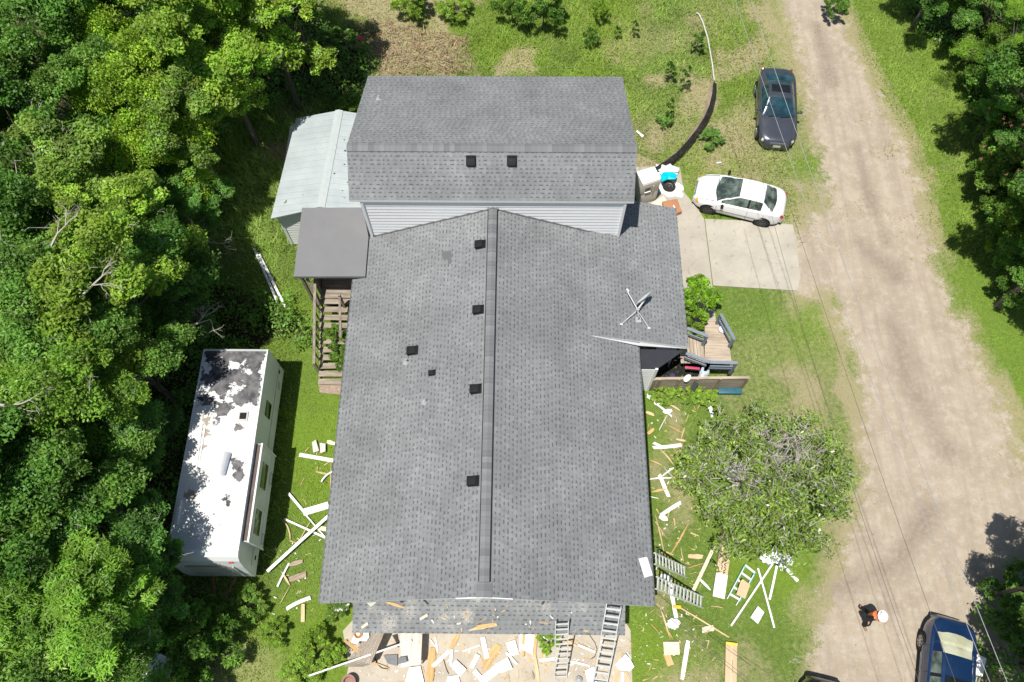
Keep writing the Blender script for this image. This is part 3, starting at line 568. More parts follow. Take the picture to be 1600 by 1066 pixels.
MB().box((7.1, 12.35, .4), (1.3, .04, .75)).build('skirt', M('dark_under', (.02, .018, .016), .9), DK)  # near-black panel, puts the shade under the deck into colour
p = U(1128, 516, .5); tag(MB().lathe(p, [(.10, 0), (.14, .03), (.15, .10), (.13, .11), (.02, .12)], 18).build('bowl', WHITE, origin=p, smooth=True), 'upturned white bowl on the upper ramp boards of the entry deck', 'bowl')
p = U(1074, 591, 1.3); tag(MB().lathe(p-Vector((0, 0, .05)), [(.09, 0), (.12, .05), (.10, .1), (.03, .12)], 14, sx=1.6).build('cup', WHITE, origin=p, smooth=True), 'white plastic tub on the top rail of the plank fence', 'tub')
p = U(1140, 612, .1); tag(MB().box((p.x, p.y, .12), (.95, .24, .2)).build('planter', M('teal_plastic', (.03, .12, .16), .5), origin=p, bev=.02), 'dark teal box lying in the weeds below the plank fence', 'box')
p = U(1081, 577, .9); tag(MB().beam((p.x-.28, p.y+.06, .95), (p.x+.3, p.y, .95), .10, .05).build('toy', M('pink_plastic', (.5, .06, .13), .4), origin=p, bev=.01), 'pink red plastic strip lying on the deck behind the lower railing', 'toy')
p = U(1045, 590, .2); mb = MB()
for i in range(5): q = p+Vector((random.uniform(-.2, .2), random.uniform(-.15, .15), .02*i)); mb.lathe(q, [(.05, 0), (.11, .05), (.06, .1)], 8, sx=1.3)
tag(mb.build('rag', M('violet_cloth', (.06, .055, .12), .9, bump=.5), origin=p, smooth=True), 'crumpled violet cloth on the black shade patch by the entry wall', 'cloth')
p = U(1097, 587, .4); mb = MB()
for i in range(9): mb.lathe((p.x+.02*math.sin(i*2), p.y-.02*i, .95-.09*i), [(.16, 0), (.17, .02), (.14, .035)], 16)
tag(mb.build('hose', M('clear_plastic', (.42, .47, .52), .25), origin=p, smooth=True), 'stack of pale translucent rings hanging down the plank fence', 'hose')
# ================================================================ CAMPER TRAILER
X0, X1, YF, YB, ZT, ZB = -11.86, -9.46, 3.72, 11.75, 2.75, .5
RV = thing('camper_trailer', ((X0+X1)/2, 7.8, 0), 'white camper trailer with a peeling patched roof and a slide-out, parked along the trees', 'camper trailer')
def rvside():
    t = NT('camper_side'); n1 = t.noise(.9, 4); c = t.mix(t.mr(n1, .35, .65), (.60, .63, .63), (.72, .74, .73)); sx = t.N('ShaderNodeSeparateXYZ'); t.link(t.co(), sx.inputs[0])
    mp = t.N('ShaderNodeMapping'); mp.inputs['Scale'].default_value = (6, 6, .5); t.link(t.co(), mp.inputs[0]); c = t.mix(t.mr(t.noise(1, 4, .6, mp.outputs[0]), .55, .8, 0, .35), c, (.36, .36, .33)); return t.fin(c, .35, 0, .5)
RS = rvside()
prof = [(YF, ZB), (YF+.02, 1.15), (YF+.12, 1.9), (YF+.24, 2.45), (YF+.36, 2.66), (YF+.60, ZT), (YB-.12, ZT), (YB, ZT-.08), (YB, ZB)]
mb = MB(); n = len(prof)
L_ = [Vector((X0, y, z)) for y, z in prof]; R__ = [Vector((X1, y, z)) for y, z in prof]
mb.add(L_+R__, [tuple(range(n)), tuple(range(2*n-1, n-1, -1))]+[(i, i+n, (i+1) % n+n, (i+1) % n) for i in range(n)])
mb.build('body', RS, RV)
def rvroof():
    t = NT('camper_roof'); sx = t.N('ShaderNodeSeparateXYZ'); t.link(t.co(), sx.inputs[0]); X, Y = sx.outputs[0], sx.outputs[1]
    n1 = t.noise(1.15, 5, .62); n2 = t.noise(7, 5, .7); n3 = t.noise(.7, 4, .6)
    c = t.mix(t.mr(n2, .3, .8, 0, .25), (.72, .72, .70), (.50, .49, .455)); c = t.mix(t.mr(n3, .5, .72, 0, .4), c, (.62, .60, .55))
    def blob(x, y, r, amp=.35):
        dx = t.math('SUBTRACT', X, x); dy = t.math('SUBTRACT', Y, y); d = t.math('SQRT', t.math('ADD', t.math('MULTIPLY', dx, dx), t.math('MULTIPLY', dy, dy)))
        v = t.math('ADD', t.math('SUBTRACT', r, d), t.mr(n2, 0, 1, -amp, amp)); return t.mr(v, -.015, .02)
    north = t.mr(t.math('ADD', t.mr(Y, .7, 1.9, -.1, .62), t.mr(n1, 0, 1, -1.3, 1.3)), .38, .44)
    north = t.math('MULTIPLY', north, t.mr(t.math('ADD', t.math('ABSOLUTE', X), t.mr(n2, 0, 1, -.3, .3)), 1.12, 1.16, 1, 0))
    g = north
    for x, y, r in ((.72, -.55, .22), (.86, -.95, .22), (.55, -.35, .1), (.50, -1.75, .10), (.60, -1.9, .1), (.55, .85, .12), (-.1, -.9, .03), (.2, -2.3, .04)): g = t.math('MAXIMUM', g, blob(x, y, r, .3))
    c = t.mix(g, c, t.mix(t.mr(t.noise(2.4, 5, .7), .4, .6), (.045, .045, .05), (.16, .155, .16)))
    br = t.math('MAXIMUM', blob(-.62, 1.1, .16, .55), t.math('MAXIMUM', blob(-.6, .6, .13, .5), t.math('MAXIMUM', blob(-.62, .1, .1, .5), blob(-.75, -1.6, .16, .5)))); c = t.mix(t.math('MULTIPLY', br, .85), c, (.27, .205, .15))
    c = t.mix(t.mr(t.math('ADD', Y, t.mr(n2, 0, 1, -.2, .2)), -2.9, -2.7, .35, 0), c, (.5, .5, .48)) ; t.bump(t.math('SUBTRACT', n3, t.math('MULTIPLY', g, .3)), .4, .03)
    return t.fin(c, .6, 0, .3)
MB().box(((X0+X1)/2, (YF+.60+YB-.12)/2, ZT+.006), (X1-X0-.03, YB-.12-YF-.6, .012)).build('roof_skin', rvroof(), RV)
mb = MB()
for x in (X0, X1): mb.box((x, (YF+YB)/2+.25, ZT-.02), (.04, YB-YF-.6, .07))
mb.build('roof_edge', FASC, RV)
DGL = M('dark_glass', (.02, .028, .028), .08, 0, .6, var=.3, bump=0); GREENG = M('green_glass', (.09, .12, .06), .12, 0, .6, var=.4, scale=3, bump=0)
def panel(x, y0, y1, z0, z1, mat, name, th=.02): return MB().box((x, (y0+y1)/2, (z0+z1)/2), (th, y1-y0, z1-z0)).build(name, mat, RV, bev=.005)
def yat(py, px, z): return U(px, py, z).y
panel(X1+.01, 9.35, 9.95, 1.45, 2.05, DGL, 'window'); panel(X1+.004, YF+.3, YB-.02, 1.16, 1.19, STEEL, 'trim_line')
panel(X1+.008, 10.8, 11.1, .75, 1.0, M('hatch_grey', (.45, .46, .46), .5), 'hatch'); panel(X1+.008, 11.4, 11.55, 1.0, 1.1, BLK, 'vent'); panel(X1+.008, 4.25, 4.4, .8, .9, BLK, 'vent')
# slide-out
sy1, sy0 = 8.1, 4.62; SX = X1+.22; SZ0, SZ1 = .8, 2.5
MB().box(((X1+SX)/2, (sy0+sy1)/2, (SZ0+SZ1)/2), (SX-X1, sy1-sy0, SZ1-SZ0)).build('slide_out', RS, RV)
MB().box((X1+.10, (sy0+sy1)/2, SZ1+.008), (.15, sy1-sy0-.05, .014)).build('slide_roof', M('slide_roof_brown', (.13, .095, .08), .8, var=.4, scale=5), RV)  # dark brown strip along the slide-out roof
mb = MB(); mb.box((SX, (sy0+sy1)/2, SZ1), (.06, sy1-sy0+.04, .06)); mb.box((SX+.01, sy0, (SZ0+SZ1)/2), (.05, .05, SZ1-SZ0)); mb.box((SX+.01, sy1, (SZ0+SZ1)/2), (.05, .05, SZ1-SZ0)); mb.box((SX+.004, (sy0+sy1)/2, 1.2), (.02, sy1-sy0, .02)); mb.build('slide_trim', FASC, RV)
panel(SX+.008, 6.62, 7.55, 1.5, 2.1, GREENG, 'window'); panel(SX+.008, 4.98, 5.85, 1.5, 2.1, GREENG, 'window')
for y0, y1 in ((7.0, 7.4), (4.8, 5.15)):
    mb = MB(); mb.box((SX+.006, (y0+y1)/2, 1.10), (.02, y1-y0, .02)); mb.box((SX+.006, (y0+y1)/2, .86), (.02, y1-y0, .02)); mb.box((SX+.006, y0, .98), (.02, .02, .25)); mb.box((SX+.006, y1, .98), (.02, .02, .25)); mb.build('hatch', STEEL, RV)
# roof fittings
mb = MB(); c = Vector(((X0+X1)/2, 7.05, 0)); cx = c.x+.05
mb.add([(cx-.42, 6.78, ZT), (cx+.30, 6.78, ZT), (cx+.42, 7.72, ZT), (cx-.30, 7.72, ZT), (cx-.30, 6.86, ZT+.3), (cx+.16, 6.84, ZT+.3), (cx+.24, 7.66, ZT+.3), (cx-.24, 7.68, ZT+.3)], [(0, 3, 2, 1), (4, 5, 6, 7), (0, 1, 5, 4), (1, 2, 6, 5), (2, 3, 7, 6), (3, 0, 4, 7)]); mb.build('air_conditioner', WHITE, RV, bev=.04)
MB().box((cx+.37, 7.25, ZT+.06), (.02, .8, .09), -.12).build('air_conditioner_grille', M('blue_grey', (.2, .25, .33), .5), RV)
MB().box((-9.98, 9.05, ZT+.03), (.36, .36, .06)).build('roof_hatch', M('hatch_beige', (.5, .47, .42), .6), RV, bev=.01); MB().box((-9.98, 9.05, ZT+.065), (.24, .24, .02)).build('roof_hatch_opening', BLK, RV)
MB().box((-11.0, 4.95, ZT+.03), (.36, .42, .05)).build('roof_hatch', M('hatch_white', (.66, .66, .64), .6), RV, bev=.01)
MB().box((-11.72, 5.55, ZT+.05), (.16, .85, .1)).build('roof_vent_cover', M('hatch_white', (.66, .66, .64), .6), RV, bev=.03)
mb = MB(); mb.beam((-11.42, 8.7, ZT+.03), (-11.35, 7.1, ZT+.03), .03, .03); mb.beam((-11.30, 8.7, ZT+.03), (-11.30, 7.4, ZT+.03), .05, .04); mb.build('antenna_rail', ALU, RV)
# front window panel, lights, hitch
yf = lambda z: np.interp(z, [p[1] for p in prof[:6]], [p[0] for p in prof[:6]])
mb = MB(); mb.add([(X0+.35, yf(2.0)-.02, 2.0), (X1-.35, yf(2.0)-.02, 2.0), (X1-.45, YF-.015, .95), (X0+.45, YF-.015, .95)], [(0, 3, 2, 1)]); mb.build('front_window', M('frosted_cover', (.50, .52, .46), .35, var=.1, scale=2), RV)
MB().beam((X0+.4, yf(2.0)-.03, 2.05), (X1-.6, yf(2.0)-.03, 2.05), .03, .04).build('window_trim', M('rusty_trim', (.35, .27, .2), .7), RV)
MB().beam((X1-.35, yf(2.0)-.03, 2.02), (X1-.22, YF-.04, 1.2), .05, .07).build('window_strut', STEEL, RV)
for x in (X0+.3, X1-.3): MB().box((x, YF+.20, 2.42), (.14, .05, .05)).build('marker_light', M('red_lens', (.45, .03, .02), .3), RV)
mb = MB(); mb.tube([(X0+.75, YF+.3, .5), (-10.66, YF-1.25, .5)], .05, 8); mb.tube([(X1-.6, YF+.3, .5), (-10.62, YF-1.25, .5)], .05, 8); mb.tube([(-10.64, YF-1.0, 0), (-10.64, YF-1.0, .85)], .04, 8); mb.build('hitch', M('rusty_steel', (.17, .10, .07), .8, var=.5, scale=9), RV)
for y in (7.2, 8.0):
    for x in (X0+.12, X1-.12): MB().tube([(x-.1, y, .34), (x+.1, y, .34)], .34, 18).build('wheel', BLK, RV)
# ================================================================ CARS
RUB = M('tyre_rubber', (.022, .022, .023), .85, var=.3, bump=.2); RIM = M('alloy_rim', (.45, .45, .46), .3, .8, var=.1, bump=0); RIMD = M('steel_rim', (.10, .10, .10), .5, .5, var=.2)
def paint(name, col, metal=0., rough=.28, var=.03): return M(name, col, rough, metal, .5, var=var, scale=1.5, bump=0, coat=.8)
def smooth_arr(a, k=2):
    for _ in range(k): a = np.r_[a[0], (a[:-2]+2*a[1:-1]+a[2:])/4, a[-1]]
    return a
def car(name, label, front, rear, Wd, H_, paintm, glass, zh, gx, wheels=(.30, .31), rimm=RIM, rimr=.2, sunroof=None, cat='car', lamp=None, tail=None, backglass=None, extras=None):
    front, rear = Vector(front), Vector(rear); d = front-rear; L = d.length; hd = math.atan2(d.y, d.x); c = (front+rear)/2
    R = thing(name, (c.x, c.y, 0), label, cat, rz=hd)
    P = lambda mb, n_, m_, **k: mb.build(n_, m_, R, local=True, **k)
    N_ = 61; xs_ = np.linspace(-L/2, L/2, N_); w = Wd/2*np.clip((1-np.abs(2*xs_/L)**7), 0, 1)**(1/3.2); w = np.maximum(w, Wd/2*.66)
    zb = smooth_arr(np.interp(xs_/(L/2), *zh), 2); zb = zb-.16*np.clip((np.abs(2*xs_/L)-.93)/.07, 0, 1)**2
    V = []; nc = 17
    for x, w_, z in zip(xs_, w, zb):
        half = [(w_*.90, .20), (w_*.965, .28), (w_*.995, .45), (w_, .60), (w_*.985, min(.72, z-.06)), (w_*.955, z-.035), (w_*.90, z), (w_*.55, z+.035), (0, z+.045)]
        V += [(x, -y, zz) for y, zz in half]+[(x, y, zz) for y, zz in half[-2::-1]]
    Fc = [(i*nc+j, i*nc+j+1, (i+1)*nc+j+1, (i+1)*nc+j) for i in range(N_-1) for j in range(nc-1)]
    Fc += [tuple(range(nc))[::-1], tuple((N_-1)*nc+j for j in range(nc))]
    b_ = MB(); b_.add(V, [f[::-1] for f in Fc]); P(b_, 'body', paintm, smooth=True)
    # greenhouse: gx = (windscreen base, windscreen top, rear glass top, rear glass base) as x
    wb_, wt_, rt_, rb_ = gx; n1, n2, n3 = 8, 12, 8
    xx = np.r_[np.linspace(wb_, wt_, n1+1), np.linspace(wt_, rt_, n2+1)[1:], np.linspace(rt_, rb_, n3+1)[1:]]
    zbel = np.interp(xx, xs_, zb)-.02; f = np.interp(xx, [rb_, rt_, wt_, wb_], [0, 1, 1, 0]); f = smooth_arr(f, 1); mid = (wt_+rt_)/2
    zt = zbel+(H_-.055-zbel)*f-.02*((xx-mid)/((wt_-rt_)/2+1e-6))**2*(f > .5)
    wbel = np.interp(xx, xs_, w)*.885*(1-.06*np.clip((mid-xx)/2, 0, 1)); wtop = wbel-(wbel-Wd/2*.60)*np.clip(f, 0, 1)**.8*1.0
    # bow the glass base forward / backward
    rings = []; vs = [0, .06, .5, .94, 1.0]; us = [1, .93, .80, .4, 0]
    for i, x in enumerate(xx):
        pts = []
        for v in vs: pts.append((wbel[i]+(wtop[i]-wbel[i])*v, zbel[i]+(zt[i]-zbel[i])*v))
        for u in us[1:]: pts.append((wtop[i]*u, zt[i]+.05*(1-u*u)*min(1, f[i]+.25)))
        bow = lambda y: (.16*(1-(y/max(.1, wbel[i]))**2))*(1 if x > mid else -1)*(1-f[i])
        rings.append([(x+bow(y), y, z) for y, z in pts])
    m_ = len(rings[0]); parts = {k: MB() for k in ('pillars1', 'pillars-1', 'windscreen', 'rear_window', 'window_l', 'window_r', 'roof', 'bl', 'br')}
    for sgn in (1, -1):
        for i in range(len(xx)-1):
            for j in range(m_-1):
                q = [rings[i][j], rings[i+1][j], rings[i+1][j+1], rings[i][j+1]]; q = [(a[0], a[1]*sgn, a[2]) for a in q]
                if sgn < 0: q.reverse()
                xm = (xx[i]+xx[i+1])/2; zone = 'F' if i < n1 else ('R' if i < n1+n2 else 'B')
                if j in (1, 2):
                    bp = abs(xm-(mid+.02)) < (wt_-rt_)/n2*.55; k = 'pillars' if (zone == 'F' and i > n1-1) or (zone == 'B' and i > n1+n2-1) or (zone == 'F' and i < 2) else (('bl' if sgn > 0 else 'br') if bp else ('window_l' if sgn > 0 else 'window_r'))
                elif j in (0, 3): k = 'pillars'
                elif j == 4: k = 'pillars'
                else: k = {'F': 'windscreen', 'R': 'roof', 'B': 'rear_window'}[zone]
                parts[k+str(sgn) if k == 'pillars' else k].add(q, [(3, 2, 1, 0)])
    P(parts['pillars1'], 'pillar', paintm, smooth=True); P(parts['pillars-1'], 'pillar', paintm, smooth=True); P(parts['roof'], 'roof', paintm, smooth=True); P(parts['windscreen'], 'windscreen', glass, smooth=True)
    P(parts['rear_window'], 'rear_window', backglass or glass, smooth=True); 
    for k in ('bl', 'br'): P(parts[k], 'door_pillar', BLK)
    for k in ('window_l', 'window_r'): P(parts[k], 'side_window', glass, smooth=True)
    wx = (L/2*.62, -L/2*.58); r0, r1 = wheels
    for x in wx:
        for sg in (1, -1):
            y = sg*(Wd/2); t = MB().lathe((x, y-sg*.02, r1+.03), [(r1+.055, -.1), (r1+.055, .014)], 28, (0, sg, 0)); P(t, 'wheel_arch', M('arch_black', (.008, .008, .008), .9, bump=0))
            t = MB().lathe((x, y-sg*.02, r1), [(r1-.03, -.1), (r1, -.06), (r1, .0), (r1-.03, .032), (rimr, .030)], 28, (0, sg, 0)); wh = P(t, 'wheel', RUB, smooth=True)
            t = MB().lathe((x, y-sg*.02, r1), [(rimr, .0), (rimr, .034), (rimr-.02, .034), (rimr-.035, .018), (.02, .015)], 24, (0, sg, 0))
            for k in range(7): a = 2*math.pi*k/7; t.beam((x, y+sg*.008, r1), (x+rimr*.92*math.cos(a), y+sg*.012, r1+rimr*.92*math.sin(a)), .045, .02, up=(0, 1, 0))
            t.lathe((x, y-sg*.01, r1), [(.045, 0), (.04, .03)], 12, (0, sg, 0)); ob = t.build('rim', rimm, wh, local=True)
    ORG.setdefault(R.name, Vector())
    zf = lambda x: float(np.interp(x, xs_, zb))
    # seams
    t = MB()
    for x in (wb_+.12,): t.beam((x, -Wd*.40, zf(x)+.043), (x, Wd*.40, zf(x)+.043), .012, .01)
    for sg in (1, -1):
        for x in (wb_-.05, mid, rt_-.18): t.beam((x, sg*Wd/2*1.001, .28), (x, sg*Wd/2*.995, zf(x)-.1), .012, .006, up=(0, 1, 0))
        t.beam((wb_, sg*Wd/2*1.004, .52), (rt_-.3, sg*Wd/2*1.004, .52), .03, .012, up=(0, 0, 1))
        t.beam((L/2*.93, sg*Wd*.36, zf(L/2*.9)+.02), (wb_+.1, sg*Wd*.41, zf(wb_)+.03), .012, .012)
    P(t, 'door_seam', M('seam_grey', (.10, .10, .11), .5, bump=0))
    for sg in (1, -1):
        t = MB(); t.lathe((wb_-.28, sg*(Wd/2+.09), zf(wb_)+.06), [(.02, -.13), (.075, -.09), (.09, 0), (.075, .08), (.02, .11)], 12, (0, 1, 0), sx=.8, sy=.75); t.beam((wb_-.26, sg*(Wd/2-.05), zf(wb_)+.03), (wb_-.28, sg*(Wd/2+.06), zf(wb_)+.05), .06, .04)
        if not (extras and extras.get('no_mirror') == sg): P(t, 'wing_mirror', extras.get('mirror', paintm) if extras else paintm, smooth=True)
        # lamps hug the corner surface
        for (x0, y0), m2, nm, sx_ in (((L/2-.20, Wd*.375), lamp, 'headlight', 1), ((-L/2+.12, Wd*.37), tail, 'tail_light', -1)):
            if m2 is None: continue
            t = MB(); z = zf(x0)-.10 if sx_ > 0 else zf(x0)-.07; t.lathe((x0, sg*y0, z), [(.02, -.09), (.07, -.05), (.095, 0), (.085, .05), (.03, .10)], 16, (sx_*-.6, sg*.25, 1), sx=.75, sy=1.15); P(t, nm, m2, smooth=True)
    if sunroof:
        a, b2, hw = sunroof; t = MB(); zr = H_+.0; t.box(((a+b2)/2, 0, zr-.006), (abs(a-b2), hw*2, .03)); P(t, 'sunroof', M('sunroof_glass', (.012, .014, .016), .12, 0, .6, bump=0, var=.2), bev=.012)
    t = MB(); t.box((L/2-.01, 0, .40), (.04, .34, .13)); P(t, 'number_plate', M('plate_white', (.6, .6, .6), .5))
    t = MB(); t.box((L/2-.03, 0, .56), (.06, Wd*.42, .09)); P(t, 'grille', M('grille_chrome', (.30, .31, .32), .3, .7, bump=0))
    t = MB(); t.beam((wb_+.10, -.5, zf(wb_)+.05), (wb_-.02, .05, zf(wb_)+.09), .02, .02); t.beam((wb_+.12, .05, zf(wb_)+.05), (wb_+.02, .55, zf(wb_)+.08), .02, .02); P(t, 'wiper', BLK)
    return R
def glassmat(name, base, mixc, rough=.06):
    t = NT(name); n1 = t.noise(1.7, 4, .6); n2 = t.noise(4, 3); c = t.mix(t.mr(n1, .42, .62), base, mixc); c = t.mix(t.mr(n2, .6, .75, 0, .5), c, (.01, .012, .012)); return t.fin(c, rough, 0, .7)
GT = glassmat('tinted_glass', (.02, .03, .03), (.05, .075, .07)); GW_ = glassmat('windscreen_glass', (.035, .05, .045), (.16, .20, .17)); GB = glassmat('blue_glass', (.01, .03, .045), (.02, .07, .09)); GCR = glassmat('cream_interior_glass', (.42, .42, .28), (.52, .53, .40), .12)
HLAMP = M('headlight_lens', (.55, .56, .57), .12, .2, .6, var=.3, scale=12, bump=0); TL = M('tail_lens', (.35, .02, .02), .2, 0, .6, bump=0); AMB = M('amber_lens', (.75, .38, .02), .3, 0, .5, bump=0)
sedan_z = ([-1, -.9, -.62, -.5, .25, .42, .6, .85, 1], [.80, .93, .98, .98, .93, .92, .84, .74, .62])
c1 = car('parked_car', 'white four-door sedan with tinted rear windows parked between the grass and the driveway', U(1086, 296, .45), U(1226, 327, .55), 1.70, 1.40, paint('white_paint', (.80, .80, .80)), GW_, sedan_z, (1.0, .12, -.92, -1.42), rimm=RIMD, tail=TL, lamp=AMB, extras={'mirror': BLK})

c2 = car('parked_car', 'dark grey coupe with a sunroof parked nose down on the grass beside the dirt road', U(1214, 228, .45), U(1213, 108, .80), 1.78, 1.38, paint('dark_grey_paint', (.085, .095, .115), .5, .25), GB, ([-1, -.9, -.6, -.4, .2, .4, .6, .85, 1], [.90, .97, .99, .98, .92, .88, .80, .70, .60]), (.80, .05, -.75, -1.75), lamp=HLAMP, tail=TL, sunroof=(-.22, -.66, .42))
rb = U(1490, 966, .85); fb = rb+Vector((-.27, -.963, 0))*4.65
c3 = car('parked_car', 'dark blue sedan with a sunroof and cream interior at the lower right road edge', (fb.x, fb.y, .5), (rb.x, rb.y, .5), 1.64, 1.36, paint('blue_paint', (.010, .035, .105), .35, .2), GW_, ([-1, -.9, -.66, -.5, .25, .42, .6, .85, 1], [.88, .99, 1.02, 1.0, .95, .93, .85, .75, .62]), (1.05, .40, -1.02, -1.72), sunroof=(.25, -.30, .38), backglass=GCR)
rb = U(1292, 1050, 1.5)+Vector((-.55, .15, 0)); rb = Vector((rb.x+.75, rb.y-.38, 0)); fb = rb+Vector((-.22, -.975, 0))*4.7
c4 = car('parked_car', 'black wagon at the bottom frame edge with only its rear corner in view', (fb.x, fb.y, .5), (rb.x, rb.y, .5), 1.72, 1.55, paint('black_paint', (.010, .011, .013), 0, .2), glassmat('grey_glass', (.06, .07, .08), (.2, .22, .24)), ([-1, -.9, -.6, -.4, .25, .42, .6, .85, 1], [1.0, 1.08, 1.1, 1.08, 1.02, 1.0, .95, .85, .7]), (1.1, .45, -1.75, -2.1))
# ================================================================ VEGETATION
BARK = streak('bark', (.07, .055, .042), (.19, .16, .13), axis=2, sc=18); TWIG = M('bare_twig', (.42, .39, .35), .85, var=.25)
LEAF = leafmat('leaf', (1, 1, 1), .38, .45)
def leaves(C, n_per, spread, size, flat=.55, up=.6, hue=None, drop=0., fan=False, rs=None, ar=.5):
    r = rs; k = len(C); n = k*n_per; ci = np.repeat(np.arange(k), n_per)
    off = r.normal(size=(n, 3)); off /= np.linalg.norm(off, axis=1)[:, None]; off *= (r.random(n)**.45)[:, None]*np.repeat(spread, n_per)[:, None]; off[:, 2] *= flat
    P = C[ci]+off; P[:, 2] -= drop*(off[:, 0]**2+off[:, 1]**2)
    nm = r.normal(size=(n, 3))*(1-up)+np.array([0, 0, up*1.3])+off*.5; nm /= np.linalg.norm(nm, axis=1)[:, None]
    d = r.normal(size=(n, 3))+(off*3 if fan else 0); d -= nm*(d*nm).sum(1)[:, None]; d /= np.linalg.norm(d, axis=1)[:, None]; sd_ = np.cross(nm, d)
    s = size*(.6+.8*r.random(n))[:, None]; a = P-d*s*.5; c = P+d*s*.5; m1 = P+sd_*s*ar*.5+nm*s*.08-d*s*.05; m2 = P-sd_*s*ar*.5+nm*s*.08-d*s*.05
    V = np.stack([a, m1, c, m2], 1).reshape(-1, 3); Fc = np.arange(4*n).reshape(-1, 4)
    cl = (.60+.72*r.random(k)**1.3)[ci]*(.78+.44*r.random(n)); hu = r.random(k)[ci]*.6+r.random(n)*.4
    t = np.stack([.145+.12*hu, .31+.10*hu, .045+.025*hu], -1)*cl[:, None]; 
    if hue is not None: t = t*np.array(hue)
    return V, Fc, np.repeat(t, 4, 0), P
def skeleton(r, H_, R_, ncl, shape='round', trunk=.16, lean=0):
    # limbs to clump centres; crown = several lobes of clumps so that gaps open between them
    lobes = []; nl = max(5, int(6+R_*1.6))
    for i in range(nl):
        a = 2.4*i+r.uniform(-.5, .5); q = (i+.5)/nl; rr = R_*(.15+.72*math.sqrt(q)); z = H_*(.93-.42*q**1.3)+r.uniform(-.3, .3)*H_*.1
        if shape == 'tall': rr *= .7; z = H_*(1-.6*q)
        lobes.append((rr*math.cos(a), rr*math.sin(a), z, R_*(.26+.15*r.random())))
    C = []; S_ = []; mbs = MB(); top = Vector((lean, 0, H_*.55)); mbs.tube([(0, 0, -.1), (lean*.3, 0, H_*.25), top], [trunk, trunk*.8, trunk*.55], 8)
    for (x, y, z, lr) in lobes:
        st = Vector((lean*.5, 0, H_*r.uniform(.28, .52))); e_ = Vector((x, y, z-lr*.4)); m = st.lerp(e_, .5)+Vector((r.uniform(-.2, .2), r.uniform(-.2, .2), .25*lr)); mbs.tube([st, m, e_], [trunk*.4, trunk*.26, trunk*.1], 6)
        kk = max(4, int(ncl/nl))
        for j in range(kk):
            d = r.normal(size=3); d /= np.linalg.norm(d); d[2] = abs(d[2])*.9-.25; p = np.array([x, y, z])+d*lr*(.55+.5*r.random()); C.append(p); S_.append(lr*(.30+.22*r.random()))
            if j % 2 == 0: mbs.tube([e_, Vector(p)], [trunk*.09, trunk*.03], 4, cap=False)
    return np.array(C), np.array(S_), mbs
CROWNS = {}
def crown(key, seed, H_, R_, ncl, nper, size, hue=(1, 1, 1), flat=.6, up=.55, shape='round', drop=0, fan=False, trunk=.16, twigs=0, ar=.5, mat=None):
    r = np.random.default_rng(seed); C, S_, mbs = skeleton(r, H_, R_, ncl, shape, trunk)
    V, Fc, T, P = leaves(C, nper, S_, size, flat, up, hue, drop, fan, r, ar)
    me = npmesh(key+'_crown', V, Fc, mat or LEAF, 4, T); me2 = bpy.data.meshes.new(key+'_trunk'); me2.from_pydata([tuple(v) for v in mbs.v], [], mbs.f); me2.materials.append(BARK); tw = None
    if twigs:
        tb = MB(); random.seed(seed)
        for i in range(twigs):
            p = Vector(C[random.randrange(len(C))]); d = Vector((p.x*.3+random.uniform(-1, 1), p.y*.3+random.uniform(-1, 1), random.uniform(.1, .7))).normalized(); q = p+d*random.uniform(.4, 1.0)
            tb.tube([p-d*.3, (p+q)/2+Vector((random.uniform(-.1, .1), random.uniform(-.1, .1), 0)), q], [.022, .014, .005], 4, cap=False)
            for _ in range(3): e_ = p.lerp(q, random.random()); tb.tube([e_, e_+Vector((random.uniform(-.4, .4), random.uniform(-.4, .4), random.uniform(0, .25)))], [.009, .004], 3, cap=False)
        tw = bpy.data.meshes.new(key+'_twigs'); tw.from_pydata([tuple(v) for v in tb.v], [], tb.f); tw.materials.append(TWIG)
    CROWNS[key] = (me, me2, tw, H_, R_); return CROWNS[key]
crown('maple', 1, 9, 3.1, 210, 150, .165, (1.0, 1.0, 1.0), .5, .62, twigs=0)
crown('maple2', 2, 9, 2.9, 190, 150, .155, (1.05, 1.0, 1.0), .55, .6, twigs=26)
crown('vine', 3, 7, 3.1, 250, 150, .12, (1.05, 1.0, .9), .7, .5)
crown('oak', 4, 10, 3.4, 240, 140, .155, (.75, .85, .9), .5, .55, twigs=18)
crown('oak2', 5, 9, 2.9, 210, 150, .14, (.8, .88, .95), .6, .45, twigs=10)
crown('feather', 6, 7.5, 2.8, 260, 150, .18, (.85, .92, 1.1), .28, .7, fan=True, ar=.22, drop=.25)
crown('bush', 8, 2.6, 1.7, 90, 110, .13, (1, 1, 1), .8, .4, trunk=.06)
crown('bush2', 9, 2.2, 1.5, 80, 90, .17, (1, 1, 1), .7, .5, trunk=.05, fan=True, ar=.35)
crown('bushw', 14, 1.5, .42, 46, 40, .10, (.9, .95, 1.0), 1.0, .15, shape='tall', trunk=.02, fan=True, ar=.28)
crown('pine', 10, 11, 2.8, 200, 130, .17, (.8, .9, .75), .7, .35, fan=True, ar=.09)
NAMES = {'bushw': 'tall_weed', 'maple': 'maple_tree', 'maple2': 'maple_tree', 'vine': 'vine_covered_tree', 'oak': 'oak_tree', 'oak2': 'oak_tree', 'feather': 'cypress_tree', 'bush': 'shrub', 'bush2': 'shrub', 'pine': 'pine_tree'}
